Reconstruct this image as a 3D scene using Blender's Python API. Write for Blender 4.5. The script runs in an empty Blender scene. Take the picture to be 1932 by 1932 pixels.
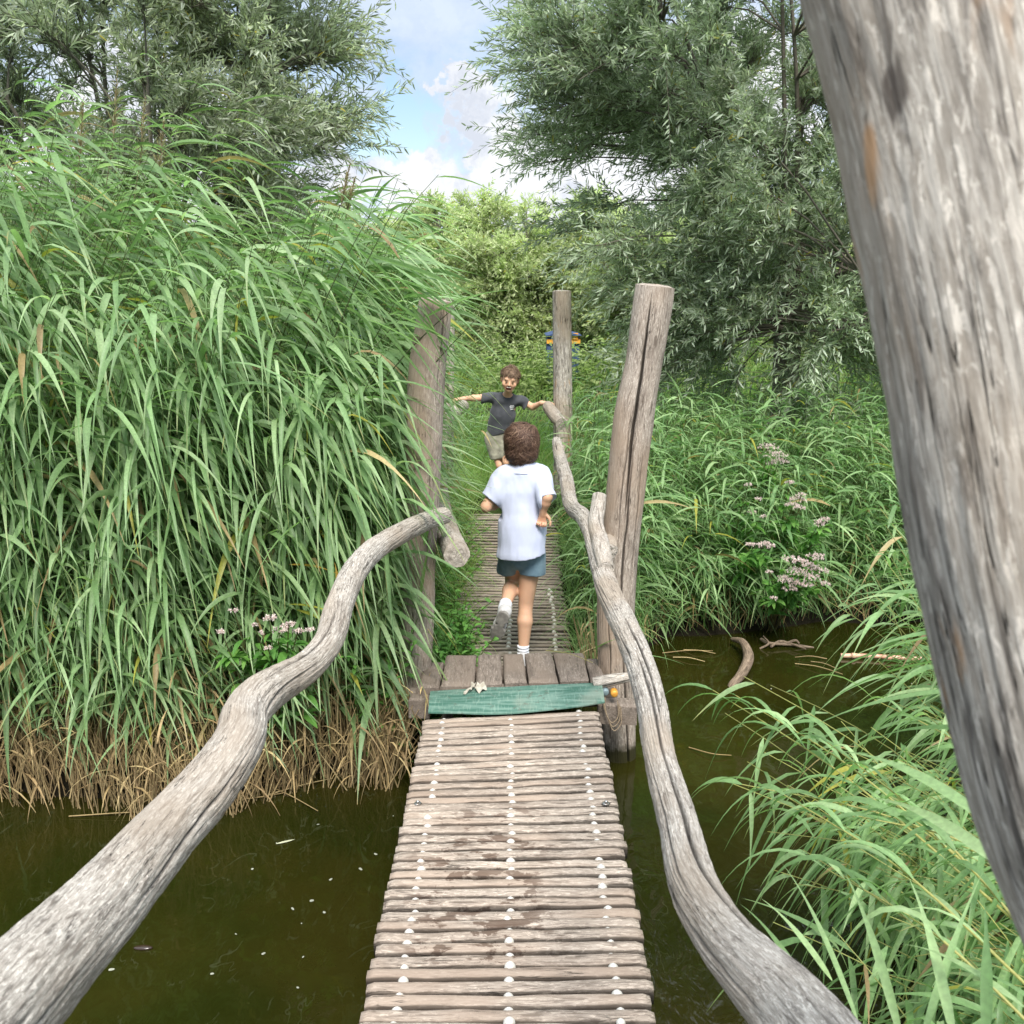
import bpy, math, random
import numpy as np
from math import radians, sin, cos, pi
from mathutils import Vector, Matrix
rng = np.random.default_rng(7)
random.seed(7)
S = bpy.context.scene
COL = S.collection

# ------------------------------------------------------------------ camera
TH = radians(13.1)
CAMZ = 1.95
cd = bpy.data.cameras.new("camera"); cam = bpy.data.objects.new("camera", cd); COL.objects.link(cam)
cam.location = (0, 0, CAMZ); cam.rotation_euler = (pi/2 - TH, 0, 0)
cd.lens = 36; cd.sensor_width = 36; cd.clip_start = 0.05; cd.clip_end = 800
cd.dof.use_dof = True; cd.dof.focus_distance = 5.4; cd.dof.aperture_fstop = 11.0
S.camera = cam

# ------------------------------------------------------------------ light
SUN_EL, SUN_AZ = radians(52), radians(172)      # azimuth measured from +Y towards +X
sd = bpy.data.lights.new("sun", 'SUN'); sun = bpy.data.objects.new("sun", sd); COL.objects.link(sun)
sd.energy = 2.7; sd.angle = radians(20); sd.color = (1.0, 0.95, 0.88)
sv = Vector((sin(SUN_AZ)*cos(SUN_EL), cos(SUN_AZ)*cos(SUN_EL), sin(SUN_EL)))
sun.rotation_euler = sv.to_track_quat('Z', 'Y').to_euler()
S.view_settings.view_transform = 'Standard'; S.view_settings.look = 'None'
S.view_settings.gamma = 1.0; S.view_settings.exposure = 1.10
try: S.view_settings.use_curve_mapping = False
except Exception: pass
S.cycles.max_bounces = 8; S.cycles.diffuse_bounces = 4; S.cycles.transmission_bounces = 4
S.cycles.transparent_max_bounces = 4; S.cycles.use_denoising = True

def P(px, py, Y=None, z=None, zc=None):
    """photo pixel (1932 wide) at a distance -> world point"""
    u = (px-966)/1932; v = (966-py)/1932
    d = np.array([u, cos(TH)+v*sin(TH), -sin(TH)+v*cos(TH)])
    if zc is not None: t = zc
    elif Y is not None: t = Y/d[1]
    else: t = (z-CAMZ)/d[2]
    return np.array([0, 0, CAMZ]) + d*t
def pdir(px, py):
    d = P(px, py, zc=1.0) - np.array([0, 0, CAMZ]); return d/np.linalg.norm(d)

class NT:
    """small node-tree helper"""
    def __init__(s, nt): s.nt = nt; s.n = nt.nodes; s.l = nt.links; s.n.clear()
    def new(s, t, **k):
        nd = s.n.new(t)
        for a, b in k.items(): setattr(nd, a, b)
        return nd
    def link(s, a, b): s.l.new(a, b)
    def val(s, inp, v):
        if isinstance(v, bpy.types.NodeSocket): s.link(v, inp)
        else:
            if inp.type == 'RGBA' and hasattr(v, '__len__') and len(v) == 3: v = (*v, 1)
            inp.default_value = v
    def math(s, op, a, b=None, c=None, clamp=False):
        nd = s.new('ShaderNodeMath', operation=op, use_clamp=clamp); s.val(nd.inputs[0], a)
        if b is not None: s.val(nd.inputs[1], b)
        if c is not None: s.val(nd.inputs[2], c)
        return nd.outputs[0]
    def vmath(s, op, a, b=None, out=0, scale=None):
        nd = s.new('ShaderNodeVectorMath', operation=op); s.val(nd.inputs[0], a)
        if b is not None: s.val(nd.inputs[1], b)
        if scale is not None: s.val(nd.inputs[3], scale)
        return nd.outputs[out]
    def noise(s, vec, scale, detail=4, rough=.55, dist=0, out='Fac'):
        nd = s.new('ShaderNodeTexNoise'); s.link(vec, nd.inputs['Vector'])
        nd.inputs['Scale'].default_value = scale; nd.inputs['Detail'].default_value = detail
        nd.inputs['Roughness'].default_value = rough; nd.inputs['Distortion'].default_value = dist
        return nd.outputs[out]
    def ramp(s, f, stops, interp='LINEAR'):
        nd = s.new('ShaderNodeValToRGB'); s.link(f, nd.inputs[0]); cr = nd.color_ramp; cr.interpolation = interp
        while len(cr.elements) < len(stops): cr.elements.new(.5)
        for e, (p, c) in zip(cr.elements, stops):
            e.position = p; e.color = (*c, 1) if hasattr(c, '__len__') else (c, c, c, 1)
        return nd.outputs[0]
    def mix(s, f, a, b, mode='MIX'):
        nd = s.new('ShaderNodeMix', data_type='RGBA', blend_type=mode)
        s.val(nd.inputs[0], f); s.val(nd.inputs[6], a); s.val(nd.inputs[7], b)
        return nd.outputs[2]
    def sstep(s, x, lo, hi):
        nd = s.new('ShaderNodeMapRange', interpolation_type='SMOOTHSTEP'); s.val(nd.inputs[0], x)
        nd.inputs[1].default_value = lo; nd.inputs[2].default_value = hi
        return nd.outputs[0]
    def scale(s, vec, xyz):
        nd = s.new('ShaderNodeMapping'); s.link(vec, nd.inputs[0]); nd.inputs[3].default_value = xyz
        return nd.outputs[0]

# ------------------------------------------------------------------ sky
W = bpy.data.worlds.new("World"); S.world = W; W.use_nodes = True
t = NT(W.node_tree)
sky = t.new('ShaderNodeTexSky', sky_type='NISHITA'); sky.sun_disc = False
sky.sun_elevation = SUN_EL; sky.sun_rotation = SUN_AZ; sky.air_density = 1.0; sky.dust_density = 0.6; sky.ozone_density = 1.2
tc = t.new('ShaderNodeTexCoord'); d = tc.outputs['Generated']
n1 = t.noise(d, 9, 8, .6, 0, 'Color'); n2 = t.noise(d, 30, 6, .6, 0, 'Color')
off = t.vmath('SUBTRACT', n1, (.5, .5, .5)); off = t.vmath('SCALE', off, scale=.17)
off2 = t.vmath('SUBTRACT', n2, (.5, .5, .5)); off2 = t.vmath('SCALE', off2, scale=.05)
dw = t.vmath('ADD', t.vmath('ADD', d, off), off2)
def blob(px, py, r, soft=.6):
    c = pdir(px, py); dist = t.vmath('DISTANCE', dw, tuple(c), out=1)
    return t.sstep(dist, r/1932, r/1932*soft)
def bmax(l):
    o = l[0]
    for b in l[1:]: o = t.math('MAXIMUM', o, b)
    return o
# a bank of cumulus low over the trees with a tower rising at one side
cum = bmax([blob(655, 345, 75, .75), blob(730, 365, 70, .75), blob(800, 345, 62, .75), blob(870, 355, 60, .75), blob(905, 250, 60, .75),
            blob(895, 190, 38, .75), blob(945, 290, 80, .75), blob(1000, 340, 110, .75), blob(940, 215, 60, .75), blob(560, 400, 90, .75),
            blob(1150, 330, 150, .8), blob(430, 380, 130, .8), blob(1350, 200, 170, .8), blob(200, 300, 200, .8)])
blue = bmax([blob(785, 225, 88, .5), blob(715, 245, 60, .4), blob(690, 150, 60, .3), blob(660, 230, 50, .4)])
veil = t.noise(t.scale(d, (1.6, 1.6, 4.5)), 3.1, 9, .58)
veil = t.sstep(veil, .30, .56)
low = t.noise(d, 5.0, 4, .5)
veil = t.math('MAXIMUM', t.math('MULTIPLY', veil, .93), t.math('MULTIPLY', t.sstep(low, .35, .6), .82))
veil = t.math('MULTIPLY', veil, t.math('SUBTRACT', 1.0, t.math('MULTIPLY', blue, .97)))
shade = t.noise(dw, 7, 7, .6)
vcol = t.ramp(shade, [(.30, (.50, .60, .76)), (.60, (.68, .76, .88))])
sz = t.new('ShaderNodeSeparateXYZ'); t.link(d, sz.inputs[0])
hi_ = t.mix(t.sstep(sz.outputs[2], .34, .62), (1, 1, 1), (3.0, 2.9, 2.7)); vcol = t.mix(1.0, vcol, hi_, 'MULTIPLY')   # thin cloud overhead, out of view, brightened as added soft fill light
ccol = t.ramp(t.noise(dw, 13, 6, .55), [(.38, (.64, .675, .745)), (.52, (.90, .905, .92))])
skyc = t.vmath('SCALE', sky.outputs[0], scale=.14)
c1 = t.mix(veil, skyc, vcol)
c2 = t.mix(cum, c1, ccol)
# below the horizon the sky is never seen; keep it as dull as ground
sep = t.new('ShaderNodeSeparateXYZ'); t.link(d, sep.inputs[0])
lowdim = t.mix(t.sstep(sz.outputs[2], .30, .42), (.92, .93, .95), (1, 1, 1)); c2 = t.mix(1.0, c2, lowdim, 'MULTIPLY')
bg = t.new('ShaderNodeBackground'); t.link(c2, bg.inputs[0]); bg.inputs[1].default_value = 0.60
out = t.new('ShaderNodeOutputWorld'); t.link(bg.outputs[0], out.inputs[0])

# ------------------------------------------------------------------ numpy noise and mesh helpers
def _h(i, j, k):
    h = (i*374761393 + j*668265263 + k*2147483647) & 0xffffffff
    h = ((h ^ (h >> 13))*1274126177) & 0xffffffff
    return ((h ^ (h >> 16)) & 0xffff)/65535.0
def vnoise(p):
    p = np.asarray(p, float); i = np.floor(p).astype(np.int64); f = p-i; u = f*f*(3-2*f)
    r = 0
    for a in (0, 1):
        for b in (0, 1):
            for c in (0, 1):
                w = (u[..., 0] if a else 1-u[..., 0])*(u[..., 1] if b else 1-u[..., 1])*(u[..., 2] if c else 1-u[..., 2])
                r = r + w*_h(i[..., 0]+a, i[..., 1]+b, i[..., 2]+c)
    return r*2-1
def fbm(p, o=4):
    r = 0; a = 1; s = 0
    for k in range(o): r = r + a*vnoise(np.asarray(p)*2**k+17.3*k); s += a; a *= .5
    return r/s
def nrm(v): return v/np.maximum(np.linalg.norm(v, axis=-1, keepdims=True), 1e-9)

class B:
    """collects vertices / faces / colours for ONE mesh"""
    def __init__(s): s.V = []; s.F = []; s.C = []; s.G = []; s.n = 0; s.cuts = []
    def add(s, V, faces, C=None, G=None):
        V = np.asarray(V, float).reshape(-1, 3)
        if not isinstance(faces, list): faces = [faces]
        for F in faces: s.F.append(np.asarray(F, np.int64)+s.n)
        s.V.append(V)
        C = np.broadcast_to(np.asarray((1, 1, 1) if C is None else C, float), V.shape); s.C.append(C)
        s.G.append(np.zeros_like(V) if G is None else G)
        s.n += len(V)
    def build(s, name, mat, parent=None, origin=None, smooth=True):
        V = np.concatenate(s.V); C = np.concatenate(s.C); G = np.concatenate(s.G)
        o = np.zeros(3) if origin is None else np.asarray(origin, float)
        me = bpy.data.meshes.new(name)
        me.vertices.add(len(V)); me.vertices.foreach_set('co', (V-o).astype(np.float32).ravel())
        idx = np.concatenate([f.ravel() for f in s.F]); sz = np.concatenate([np.full(len(f), f.shape[1]) for f in s.F])
        me.loops.add(len(idx)); me.loops.foreach_set('vertex_index', idx.astype(np.int32))
        me.polygons.add(len(sz)); st = np.concatenate([[0], np.cumsum(sz)[:-1]])
        me.polygons.foreach_set('loop_start', st.astype(np.int32)); me.polygons.foreach_set('loop_total', sz.astype(np.int32))
        me.polygons.foreach_set('use_smooth', np.full(len(sz), smooth))
        a = me.attributes.new('Col', 'FLOAT_COLOR', 'POINT')
        a.data.foreach_set('color', np.concatenate([C, np.ones((len(C), 1))], 1).astype(np.float32).ravel())
        if np.abs(G).max() > 0:
            a = me.attributes.new('grain', 'FLOAT_VECTOR', 'POINT'); a.data.foreach_set('vector', G.astype(np.float32).ravel())
        me.update(calc_edges=True); me.validate()
        if mat: me.materials.append(mat)
        ob = bpy.data.objects.new(name, me); COL.objects.link(ob)
        if parent is not None:
            ob.parent = parent
            ob.location = Vector(o)-parent.location if origin is not None else -parent.location
        else: ob.location = o
        return ob
def tag(o, label=None, cat=None, group=None, kind=None):
    if label: o['label'] = label
    if cat: o['category'] = cat
    if group: o['group'] = group
    if kind: o['kind'] = kind
    return o
def empty(name, loc, label, cat, group=None):
    o = bpy.data.objects.new(name, None); COL.objects.link(o); o.location = Vector([float(c) for c in loc]); o.empty_display_size = .1
    return tag(o, label, cat, group)

def spline(pts, n):
    pts = np.asarray(pts, float); p = np.vstack([2*pts[0]-pts[1], pts, 2*pts[-1]-pts[-2]])
    m = len(pts)-1; u = np.linspace(0, m, n); i = np.minimum(u.astype(int), m-1); f = (u-i)[:, None]
    a, b, c, d_ = p[i], p[i+1], p[i+2], p[i+3]
    return .5*((2*b)+(-a+c)*f+(2*a-5*b+4*c-d_)*f**2+(-a+3*b-3*c+d_)*f**3)
def tube_arrays(path, rad, nr):
    """one tube: parallel-transported rings; returns ring axes too"""
    T = nrm(np.gradient(path, axis=0)); n = len(path); U = np.zeros((n, 3))
    u = np.cross(T[0], [0.13, 1, .21]); u /= np.linalg.norm(u)
    for k in range(n):
        u = u-T[k]*np.dot(u, T[k]); u /= np.linalg.norm(u); U[k] = u
    Vv = np.cross(T, U); return T, U, Vv
def grid_faces(n, m, wrap=True, off=0):
    i = np.arange(n-1)[:, None]*m; j = np.arange(m if wrap else m-1)[None]; j2 = (j+1) % m
    return np.stack([i+j, i+j2, i+m+j2, i+m+j], -1).reshape(-1, 4)+off
def log_mesh(b, pts, radii, nr=96, step=.012, seed=0, lump=.07, fibre=.0022, cracks=8, crackdepth=.012, twist=.6, caps=True, face=None, squash=1.0, col=(1, 1, 1), big=()):
    """a debarked, twisted, split log along pts"""
    r_ = np.random.default_rng(seed)
    L = np.sum(np.linalg.norm(np.diff(np.asarray(pts), axis=0), axis=1)); n = max(12, int(L/step))
    path = spline(pts, n); rad = spline(np.stack([radii]*3, 1), n)[:, 0]
    s = np.concatenate([[0], np.cumsum(np.linalg.norm(np.diff(path, axis=0), axis=1))])
    T, U, Vv = tube_arrays(path, rad, nr)
    ph = np.linspace(0, 2*pi, nr, endpoint=False)[None]; s2 = s[:, None]
    tw = ph+twist*s2
    q = lambda fr, fs, o=0: np.stack([np.cos(tw)*fr+seed*3.1+o, np.sin(tw)*fr+seed*1.7, np.broadcast_to(s2*fs, tw.shape)], -1)
    R = rad[:, None]*(1+lump*fbm(q(1.0, 3.0), 3)+lump*.4*fbm(q(2.5, 9.0), 3))
    R = R+fibre*fbm(q(rad.mean()*260, 5.0, 9), 4)+fibre*.7*fbm(q(rad.mean()*700, 9.0, 5), 2)
    dep = np.zeros_like(R)
    cl = [(r_.uniform(0, 2*pi), r_.uniform(0, L), r_.uniform(.12, .5), r_.uniform(.5, 1)) for _ in range(cracks)]
    mid_ = n//2; cdv = nrm(np.array([0, 0, CAMZ])-path[mid_]); fa = math.atan2(cdv@Vv[mid_], cdv@U[mid_])+twist*s[mid_]
    for a0, sc, sl, dd in list(cl)+[(fa+q_[0], q_[1], q_[2], q_[3]) for q_ in big]:
        wob = .10*fbm(np.stack([s*6, s*0+a0*9, s*0+seed], -1), 3)
        da = (tw-a0-wob[:, None]+pi) % (2*pi)-pi
        env = np.clip(1-((s-sc)/sl)**2, 0, 1)**.6
        w = (.0016+.0020*dd)/rad*np.maximum(env, .25)
        dep = np.maximum(dep, dd*env[:, None]*np.exp(-(da/w[:, None])**2))
    R = R-crackdepth*dep
    V = path[:, None]+U[:, None]*(R*np.cos(ph))[..., None]+Vv[:, None]*(R*np.sin(ph)*squash)[..., None]
    G = np.stack([np.cos(tw)*R+seed*1.3, np.sin(tw)*R, np.broadcast_to(s2, tw.shape)], -1)
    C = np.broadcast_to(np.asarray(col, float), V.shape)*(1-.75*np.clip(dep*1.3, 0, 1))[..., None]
    b.add(V, grid_faces(n, nr), C.reshape(-1, 3), G.reshape(-1, 3))
    if caps:
        for e in (0, n-1):
            rings = 10; k0 = e; VV = []; GG = []
            for q_ in range(1, rings+1):
                f = 1-q_/rings
                c = path[e]; dv = V[e]-c; bul = (-T[e] if e == 0 else T[e])*(.10*rad[e]*(1-f**2))
                VV.append(c+dv*f+bul+(fbm(np.stack([ph[0]*2, ph[0]*0+f*3, ph[0]*0+seed], -1), 2)*.004*(f > 0))[:, None]*T[e])
                GG.append(np.stack([ph[0]*0+f*rad[e]*1.0+50, ph[0]*.006, ph[0]*0+.02*np.sin(ph[0]*3)], -1))
            VV = np.concatenate([V[e][None], np.array(VV)]); GG = np.concatenate([GG[0][None]+0, np.array(GG)])
            F = grid_faces(rings+1, nr)
            if e == 0: F = F[:, ::-1]
            b.add(VV, F, np.asarray(col)*.95, GG.reshape(-1, 3))
    return path, s
# ------------------------------------------------------------------ materials
def mat_new(name):
    m = bpy.data.materials.new(name); m.use_nodes = True; return m, NT(m.node_tree)
def finish(t, bsdf):
    o = t.new('ShaderNodeOutputMaterial'); t.link(bsdf, o.inputs[0])
def principled(t, base, rough=.6, spec=.3, **k):
    p = t.new('ShaderNodeBsdfPrincipled'); t.val(p.inputs['Base Color'], base); t.val(p.inputs['Roughness'], rough)
    t.val(p.inputs['Specular IOR Level'], spec)
    for a, v in k.items(): t.val(p.inputs[a.replace('_', ' ')], v)
    return p
def wood(name, light, mid, dark, warm=None, stain=0, bump=.5, fs=1.0, moss=False, nick=False):
    m, t = mat_new(name)
    g = t.new('ShaderNodeAttribute', attribute_name='grain').outputs['Vector']
    col = t.new('ShaderNodeAttribute', attribute_name='Col').outputs['Color']
    info = t.new('ShaderNodeObjectInfo').outputs['Random']
    sh = t.new('ShaderNodeCombineXYZ'); t.val(sh.inputs[2], t.math('MULTIPLY', info, 40)); t.val(sh.inputs[0], t.math('MULTIPLY', info, 7))
    g2 = t.vmath('ADD', g, sh.outputs[0])
    fib = t.noise(t.scale(g2, (1, 1, .10)), 170*fs, 7, .72, .25)
    fib2 = t.noise(t.scale(g2, (1, 1, .12)), 60*fs, 6, .65, .8)
    pat = t.noise(t.scale(g2, (1, 1, .35)), 11, 5, .6)
    big = t.noise(t.scale(g2, (1, 1, .5)), 3.5, 3, .5)
    c = t.mix(t.sstep(fib, .40, .60), mid, light)
    fl = t.noise(t.scale(g2, (1, 1, .26)), 120*fs, 5, .65, .6); c = t.mix(t.math('MULTIPLY', t.sstep(fl, .54, .62), .8), c, tuple(min(1, x*1.45) for x in light))
    c = t.mix(t.math('MULTIPLY', t.sstep(fib2, .52, .64), .8), c, dark)
    c = t.mix(t.math('MULTIPLY', t.sstep(pat, .50, .72), .45), c, dark)
    if warm: c = t.mix(t.math('MULTIPLY', t.sstep(big, .44, .66), .75), c, warm)
    line = t.noise(t.scale(g2, (1, 1, .035)), 80*fs, 3, .5)
    crk = t.math('SUBTRACT', 1, t.sstep(t.math('ABSOLUTE', t.math('SUBTRACT', line, .5)), 0, .012))
    gate = t.sstep(t.noise(t.scale(g2, (1, 1, .3)), 16, 2, .5), .52, .60)
    crk = t.math('MULTIPLY', crk, gate)
    c = t.mix(t.math('MULTIPLY', crk, .8), c, (.035, .028, .022))
    c = t.mix(t.math('MULTIPLY', t.sstep(t.noise(g2, 260, 3, .6), .62, .72), .35), c, (.06, .05, .04))
    if stain:
        pos = t.new('ShaderNodeNewGeometry').outputs['Position']
        st = t.noise(t.scale(pos, (1, 1.9, 1)), 8, 5, .65, .3)
        st2 = t.noise(t.scale(pos, (.5, 1, 1)), 2.3, 2, .5)
        sx = t.new('ShaderNodeSeparateXYZ'); t.link(pos, sx.inputs[0])
        reg = t.math('MULTIPLY', t.sstep(t.math('ABSOLUTE', t.math('ADD', sx.outputs[0], .1)), .34, .12), t.sstep(sx.outputs[1], 4.3, 3.1))
        f = t.math('MULTIPLY', t.math('MULTIPLY', t.sstep(st, .53, .57), t.sstep(st2, .42, .5)), reg)
        c = t.mix(t.math('MULTIPLY', f, stain), c, (.13, .085, .06))
        c = t.mix(t.math('MULTIPLY', t.math('SUBTRACT', info, .5), .0), c, c)
        c = t.mix(.35, c, t.mix(info, (.42, .34, .28), (1.0, .95, .9)), 'MULTIPLY')
    if moss:
        pos = t.new('ShaderNodeNewGeometry').outputs['Position']; sx = t.new('ShaderNodeSeparateXYZ'); t.link(pos, sx.inputs[0])
        zz = t.math('ADD', sx.outputs[2], t.math('MULTIPLY', t.noise(pos, 35, 3, .6), .08))
        c = t.mix(t.sstep(zz, -.34, -.41), c, (.035, .032, .012))
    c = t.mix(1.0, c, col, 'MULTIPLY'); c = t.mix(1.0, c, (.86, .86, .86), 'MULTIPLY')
    if nick:
        nk = t.sstep(t.noise(t.scale(g2, (1, 1, .30)), 15, 3, .5), .635, .70); c = t.mix(t.math('MULTIPLY', nk, .8), c, (.42, .235, .11)); nk2 = t.sstep(t.noise(t.scale(g2, (1, 1, .32)), 19, 3, .5), .66, .70); c = t.mix(t.math('MULTIPLY', nk2, .8), c, (.07, .055, .045))
    h = t.math('ADD', t.math('MULTIPLY', fib, .5), t.math('ADD', t.math('MULTIPLY', fib2, .4), t.math('MULTIPLY', crk, -1.2)))
    bp = t.new('ShaderNodeBump'); bp.inputs['Strength'].default_value = bump; bp.inputs['Distance'].default_value = .004; t.link(h, bp.inputs['Height'])
    p = principled(t, c, .78, .18); t.link(bp.outputs[0], p.inputs['Normal'])
    finish(t, p.outputs[0]); return m
M = {}
M['rail'] = wood('weathered rail wood', (.50, .455, .395), (.30, .262, .222), (.125, .104, .086), (.36, .29, .22), bump=1.0, fs=1.7)
M['post'] = wood('weathered post wood', (.46, .395, .33), (.29, .235, .19), (.14, .108, .085), (.36, .265, .19), bump=.9, fs=1.5, moss=True)
M['greypost'] = wood('grey post wood', (.54, .495, .43), (.32, .282, .235), (.10, .086, .074), (.36, .28, .20), bump=1.2, fs=1.0, nick=True)
M['deck'] = wood('deck slat wood', (.52, .445, .37), (.32, .262, .212), (.135, .107, .085), (.40, .31, .24), stain=.85, bump=.8, fs=1.3)
M['board2'] = wood('grey deck slat wood', (.42, .355, .29), (.26, .215, .172), (.12, .096, .076), (.31, .25, .19), bump=.6)
M['board'] = wood('platform board wood', (.235, .195, .16), (.165, .132, .108), (.10, .08, .065), (.20, .155, .12), bump=.45)
M['twig'] = wood('wet stick wood', (.28, .21, .15), (.14, .10, .07), (.06, .045, .03), bump=.5)

def leafmat(name, trans=.38, rough=.5, spec=.25, tint=(1.05, 1.22, .72)):
    m, t = mat_new(name)
    a = t.new('ShaderNodeAttribute', attribute_name='Col').outputs['Color']
    pos = t.new('ShaderNodeNewGeometry').outputs['Position']
    n = t.noise(pos, 90, 2, .5); c = t.mix(.35, a, t.ramp(n, [(.3, .55), (.7, 1.35)]), 'MULTIPLY')
    p = principled(t, c, rough, spec)
    tr = t.new('ShaderNodeBsdfTranslucent'); t.link(t.mix(1.0, c, tint, 'MULTIPLY'), tr.inputs[0])
    mx = t.new('ShaderNodeMixShader'); mx.inputs[0].default_value = trans
    t.link(p.outputs[0], mx.inputs[1]); t.link(tr.outputs[0], mx.inputs[2]); finish(t, mx.outputs[0]); return m
M['reed'] = leafmat('reed leaf', .46, .42, .35)
M['willow'] = leafmat('willow leaf', .52, .45, .35, (1.15, 1.25, .85))
M['farleaf'] = leafmat('pale willow leaf', .50, .6, .15)
M['grass'] = leafmat('grass blade', .48, .5, .22)
M['petal'] = leafmat('pink floret', .3, .7, .1, (1, 1, 1))
def attrmat(name, rough=.7, spec=.2, bump=0):
    m, t = mat_new(name)
    a = t.new('ShaderNodeAttribute', attribute_name='Col').outputs['Color']
    tc = t.new('ShaderNodeTexCoord').outputs['Object']
    n = t.noise(tc, 40, 4, .6); c = t.mix(.4, a, t.ramp(n, [(.3, .5), (.7, 1.4)]), 'MULTIPLY')
    p = principled(t, c, rough, spec)
    if bump:
        bp = t.new('ShaderNodeBump'); bp.inputs['Strength'].default_value = bump; bp.inputs['Distance'].default_value = .01
        t.link(n, bp.inputs['Height']); t.link(bp.outputs[0], p.inputs['Normal'])
    finish(t, p.outputs[0]); return m
M['bark'] = attrmat('willow bark', .85, .15, .6)
def simple(name, base, rough=.6, spec=.3, nscale=0, ncol=None, **k):
    m, t = mat_new(name); c = base
    if nscale:
        tc = t.new('ShaderNodeTexCoord').outputs['Object']; n = t.noise(tc, nscale, 5, .6)
        nd = t.new('ShaderNodeMix', data_type='RGBA'); t.link(t.sstep(n, .35, .65), nd.inputs[0])
        t.val(nd.inputs[6], base); t.val(nd.inputs[7], ncol); c = nd.outputs[2]
    p = principled(t, c, rough, spec, **k); finish(t, p.outputs[0]); return m

# ground: dark soil with trodden green
m, t = mat_new('bank soil'); pos = t.new('ShaderNodeNewGeometry').outputs['Position']
n = t.noise(pos, 3, 6, .6); n2 = t.noise(pos, 40, 4, .6)
c = t.mix(t.sstep(n, .35, .6), (.035, .03, .016), (.05, .085, .02)); c = t.mix(t.math('MULTIPLY', n2, .5), c, (.02, .022, .01))
sx = t.new('ShaderNodeSeparateXYZ'); t.link(pos, sx.inputs[0])
c = t.mix(t.sstep(sx.outputs[2], -.25, -.45), c, (.012, .010, .006))
bp = t.new('ShaderNodeBump'); bp.inputs['Strength'].default_value = .6; bp.inputs['Distance'].default_value = .05; t.link(n2, bp.inputs['Height'])
p = principled(t, c, .95, .1); t.link(bp.outputs[0], p.inputs['Normal']); finish(t, p.outputs[0]); M['ground'] = m

# water: murky olive, faint weeds below, mirror of the reeds; rippled where the bridge stirs it
m, t = mat_new('murky pond water'); pos = t.new('ShaderNodeNewGeometry').outputs['Position']
sx = t.new('ShaderNodeSeparateXYZ'); t.link(pos, sx.inputs[0])
n = t.noise(pos, 1.1, 4, .5); n3 = t.noise(pos, 3.2, 3, .5, 1.6)
c = t.mix(t.sstep(n, .35, .65), (.012, .0145, .0020), (.021, .0185, .0030))
weed = t.math('SUBTRACT', 1, t.sstep(t.math('ABSOLUTE', t.math('SUBTRACT', t.noise(t.scale(pos, (1.6, .7, 1)), 2.4, 3, .5, 2.5), .5)), 0, .02))
c = t.mix(t.math('MULTIPLY', weed, t.math('MULTIPLY', t.sstep(n3, .5, .62), .40)), c, (.05, .055, .028))
c = t.mix(t.math('MULTIPLY', t.sstep(t.noise(pos, 60, 3, .6), .72, .78), .5), c, (.10, .11, .04))
rip = t.math('MULTIPLY', t.sstep(sx.outputs[0], .15, .7), t.sstep(sx.outputs[1], 4.6, 3.2))
w1 = t.noise(t.scale(pos, (1, .55, 1)), 9, 3, .5, .8); w2 = t.noise(pos, 2.5, 3, .5, .3)
h = t.math('ADD', t.math('MULTIPLY', w1, t.math('ADD', .06, t.math('MULTIPLY', rip, 1.1))), t.math('MULTIPLY', w2, .22))
bp = t.new('ShaderNodeBump'); bp.inputs['Strength'].default_value = .5; bp.inputs['Distance'].default_value = .05; t.link(h, bp.inputs['Height'])
p = principled(t, c, .05, .5); p.inputs['IOR'].default_value = 1.33; t.link(bp.outputs[0], p.inputs['Normal']); finish(t, p.outputs[0]); M['water'] = m

def cloth(name, base, dark=None, scale=9, rough=.85, bump=.25):
    m, t = mat_new(name); tc = t.new('ShaderNodeTexCoord').outputs['Object']
    n = t.noise(tc, scale, 4, .55); fine = t.noise(tc, 600, 2, .5)
    c = t.mix(t.sstep(n, .35, .7), dark or base, base)
    p = principled(t, c, rough, .15)
    try: p.inputs['Sheen Weight'].default_value = .15
    except Exception: pass
    bp = t.new('ShaderNodeBump'); bp.inputs['Strength'].default_value = bump; bp.inputs['Distance'].default_value = .003; t.link(t.math('ADD', n, fine), bp.inputs['Height'])
    t.link(bp.outputs[0], p.inputs['Normal']); finish(t, p.outputs[0]); return m
M['whitecloth'] = cloth('pale blue white cotton', (.49, .525, .65), (.45, .485, .61), 6)
M['darkcloth'] = cloth('charcoal cotton', (.075, .078, .088), (.055, .058, .066), 14)
M['bluecloth'] = cloth('slate blue shorts cloth', (.165, .245, .285), (.105, .17, .215), 12)
M['khaki'] = cloth('khaki shorts cloth', (.30, .29, .22), (.20, .19, .145), 16)
M['sock'] = cloth('white sock knit', (.74, .75, .78), (.62, .63, .68), 60, bump=.5)
M['sole'] = cloth('grey shoe sole', (.24, .225, .20), (.15, .14, .125), 30, .7)
M['upper'] = cloth('pale grey shoe mesh', (.52, .51, .50), (.40, .39, .38), 40)
m, t = mat_new('tanned skin'); a = t.new('ShaderNodeAttribute', attribute_name='Col').outputs['Color']
p = principled(t, a, .5, .35)
p.inputs['Subsurface Weight'].default_value = .12; p.inputs['Subsurface Radius'].default_value = (.012, .004, .002); p.inputs['Subsurface Scale'].default_value = 1.0
finish(t, p.outputs[0]); M['skin'] = m
M['hair'] = attrmat('hair strands', .55, .22)
M['ball'] = simple('worn white plastic ball', (.60, .585, .54), .45, .4, 90, (.40, .37, .31))
M['mat'] = None
m, t = mat_new('worn green mat'); tc = t.new('ShaderNodeTexCoord').outputs['Object']
n = t.noise(t.scale(tc, (.35, 3, 3)), 14, 7, .65); n2 = t.noise(t.scale(tc, (3, .4, .4)), 40, 4, .6); n3 = t.noise(tc, 4, 3, .5)
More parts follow.
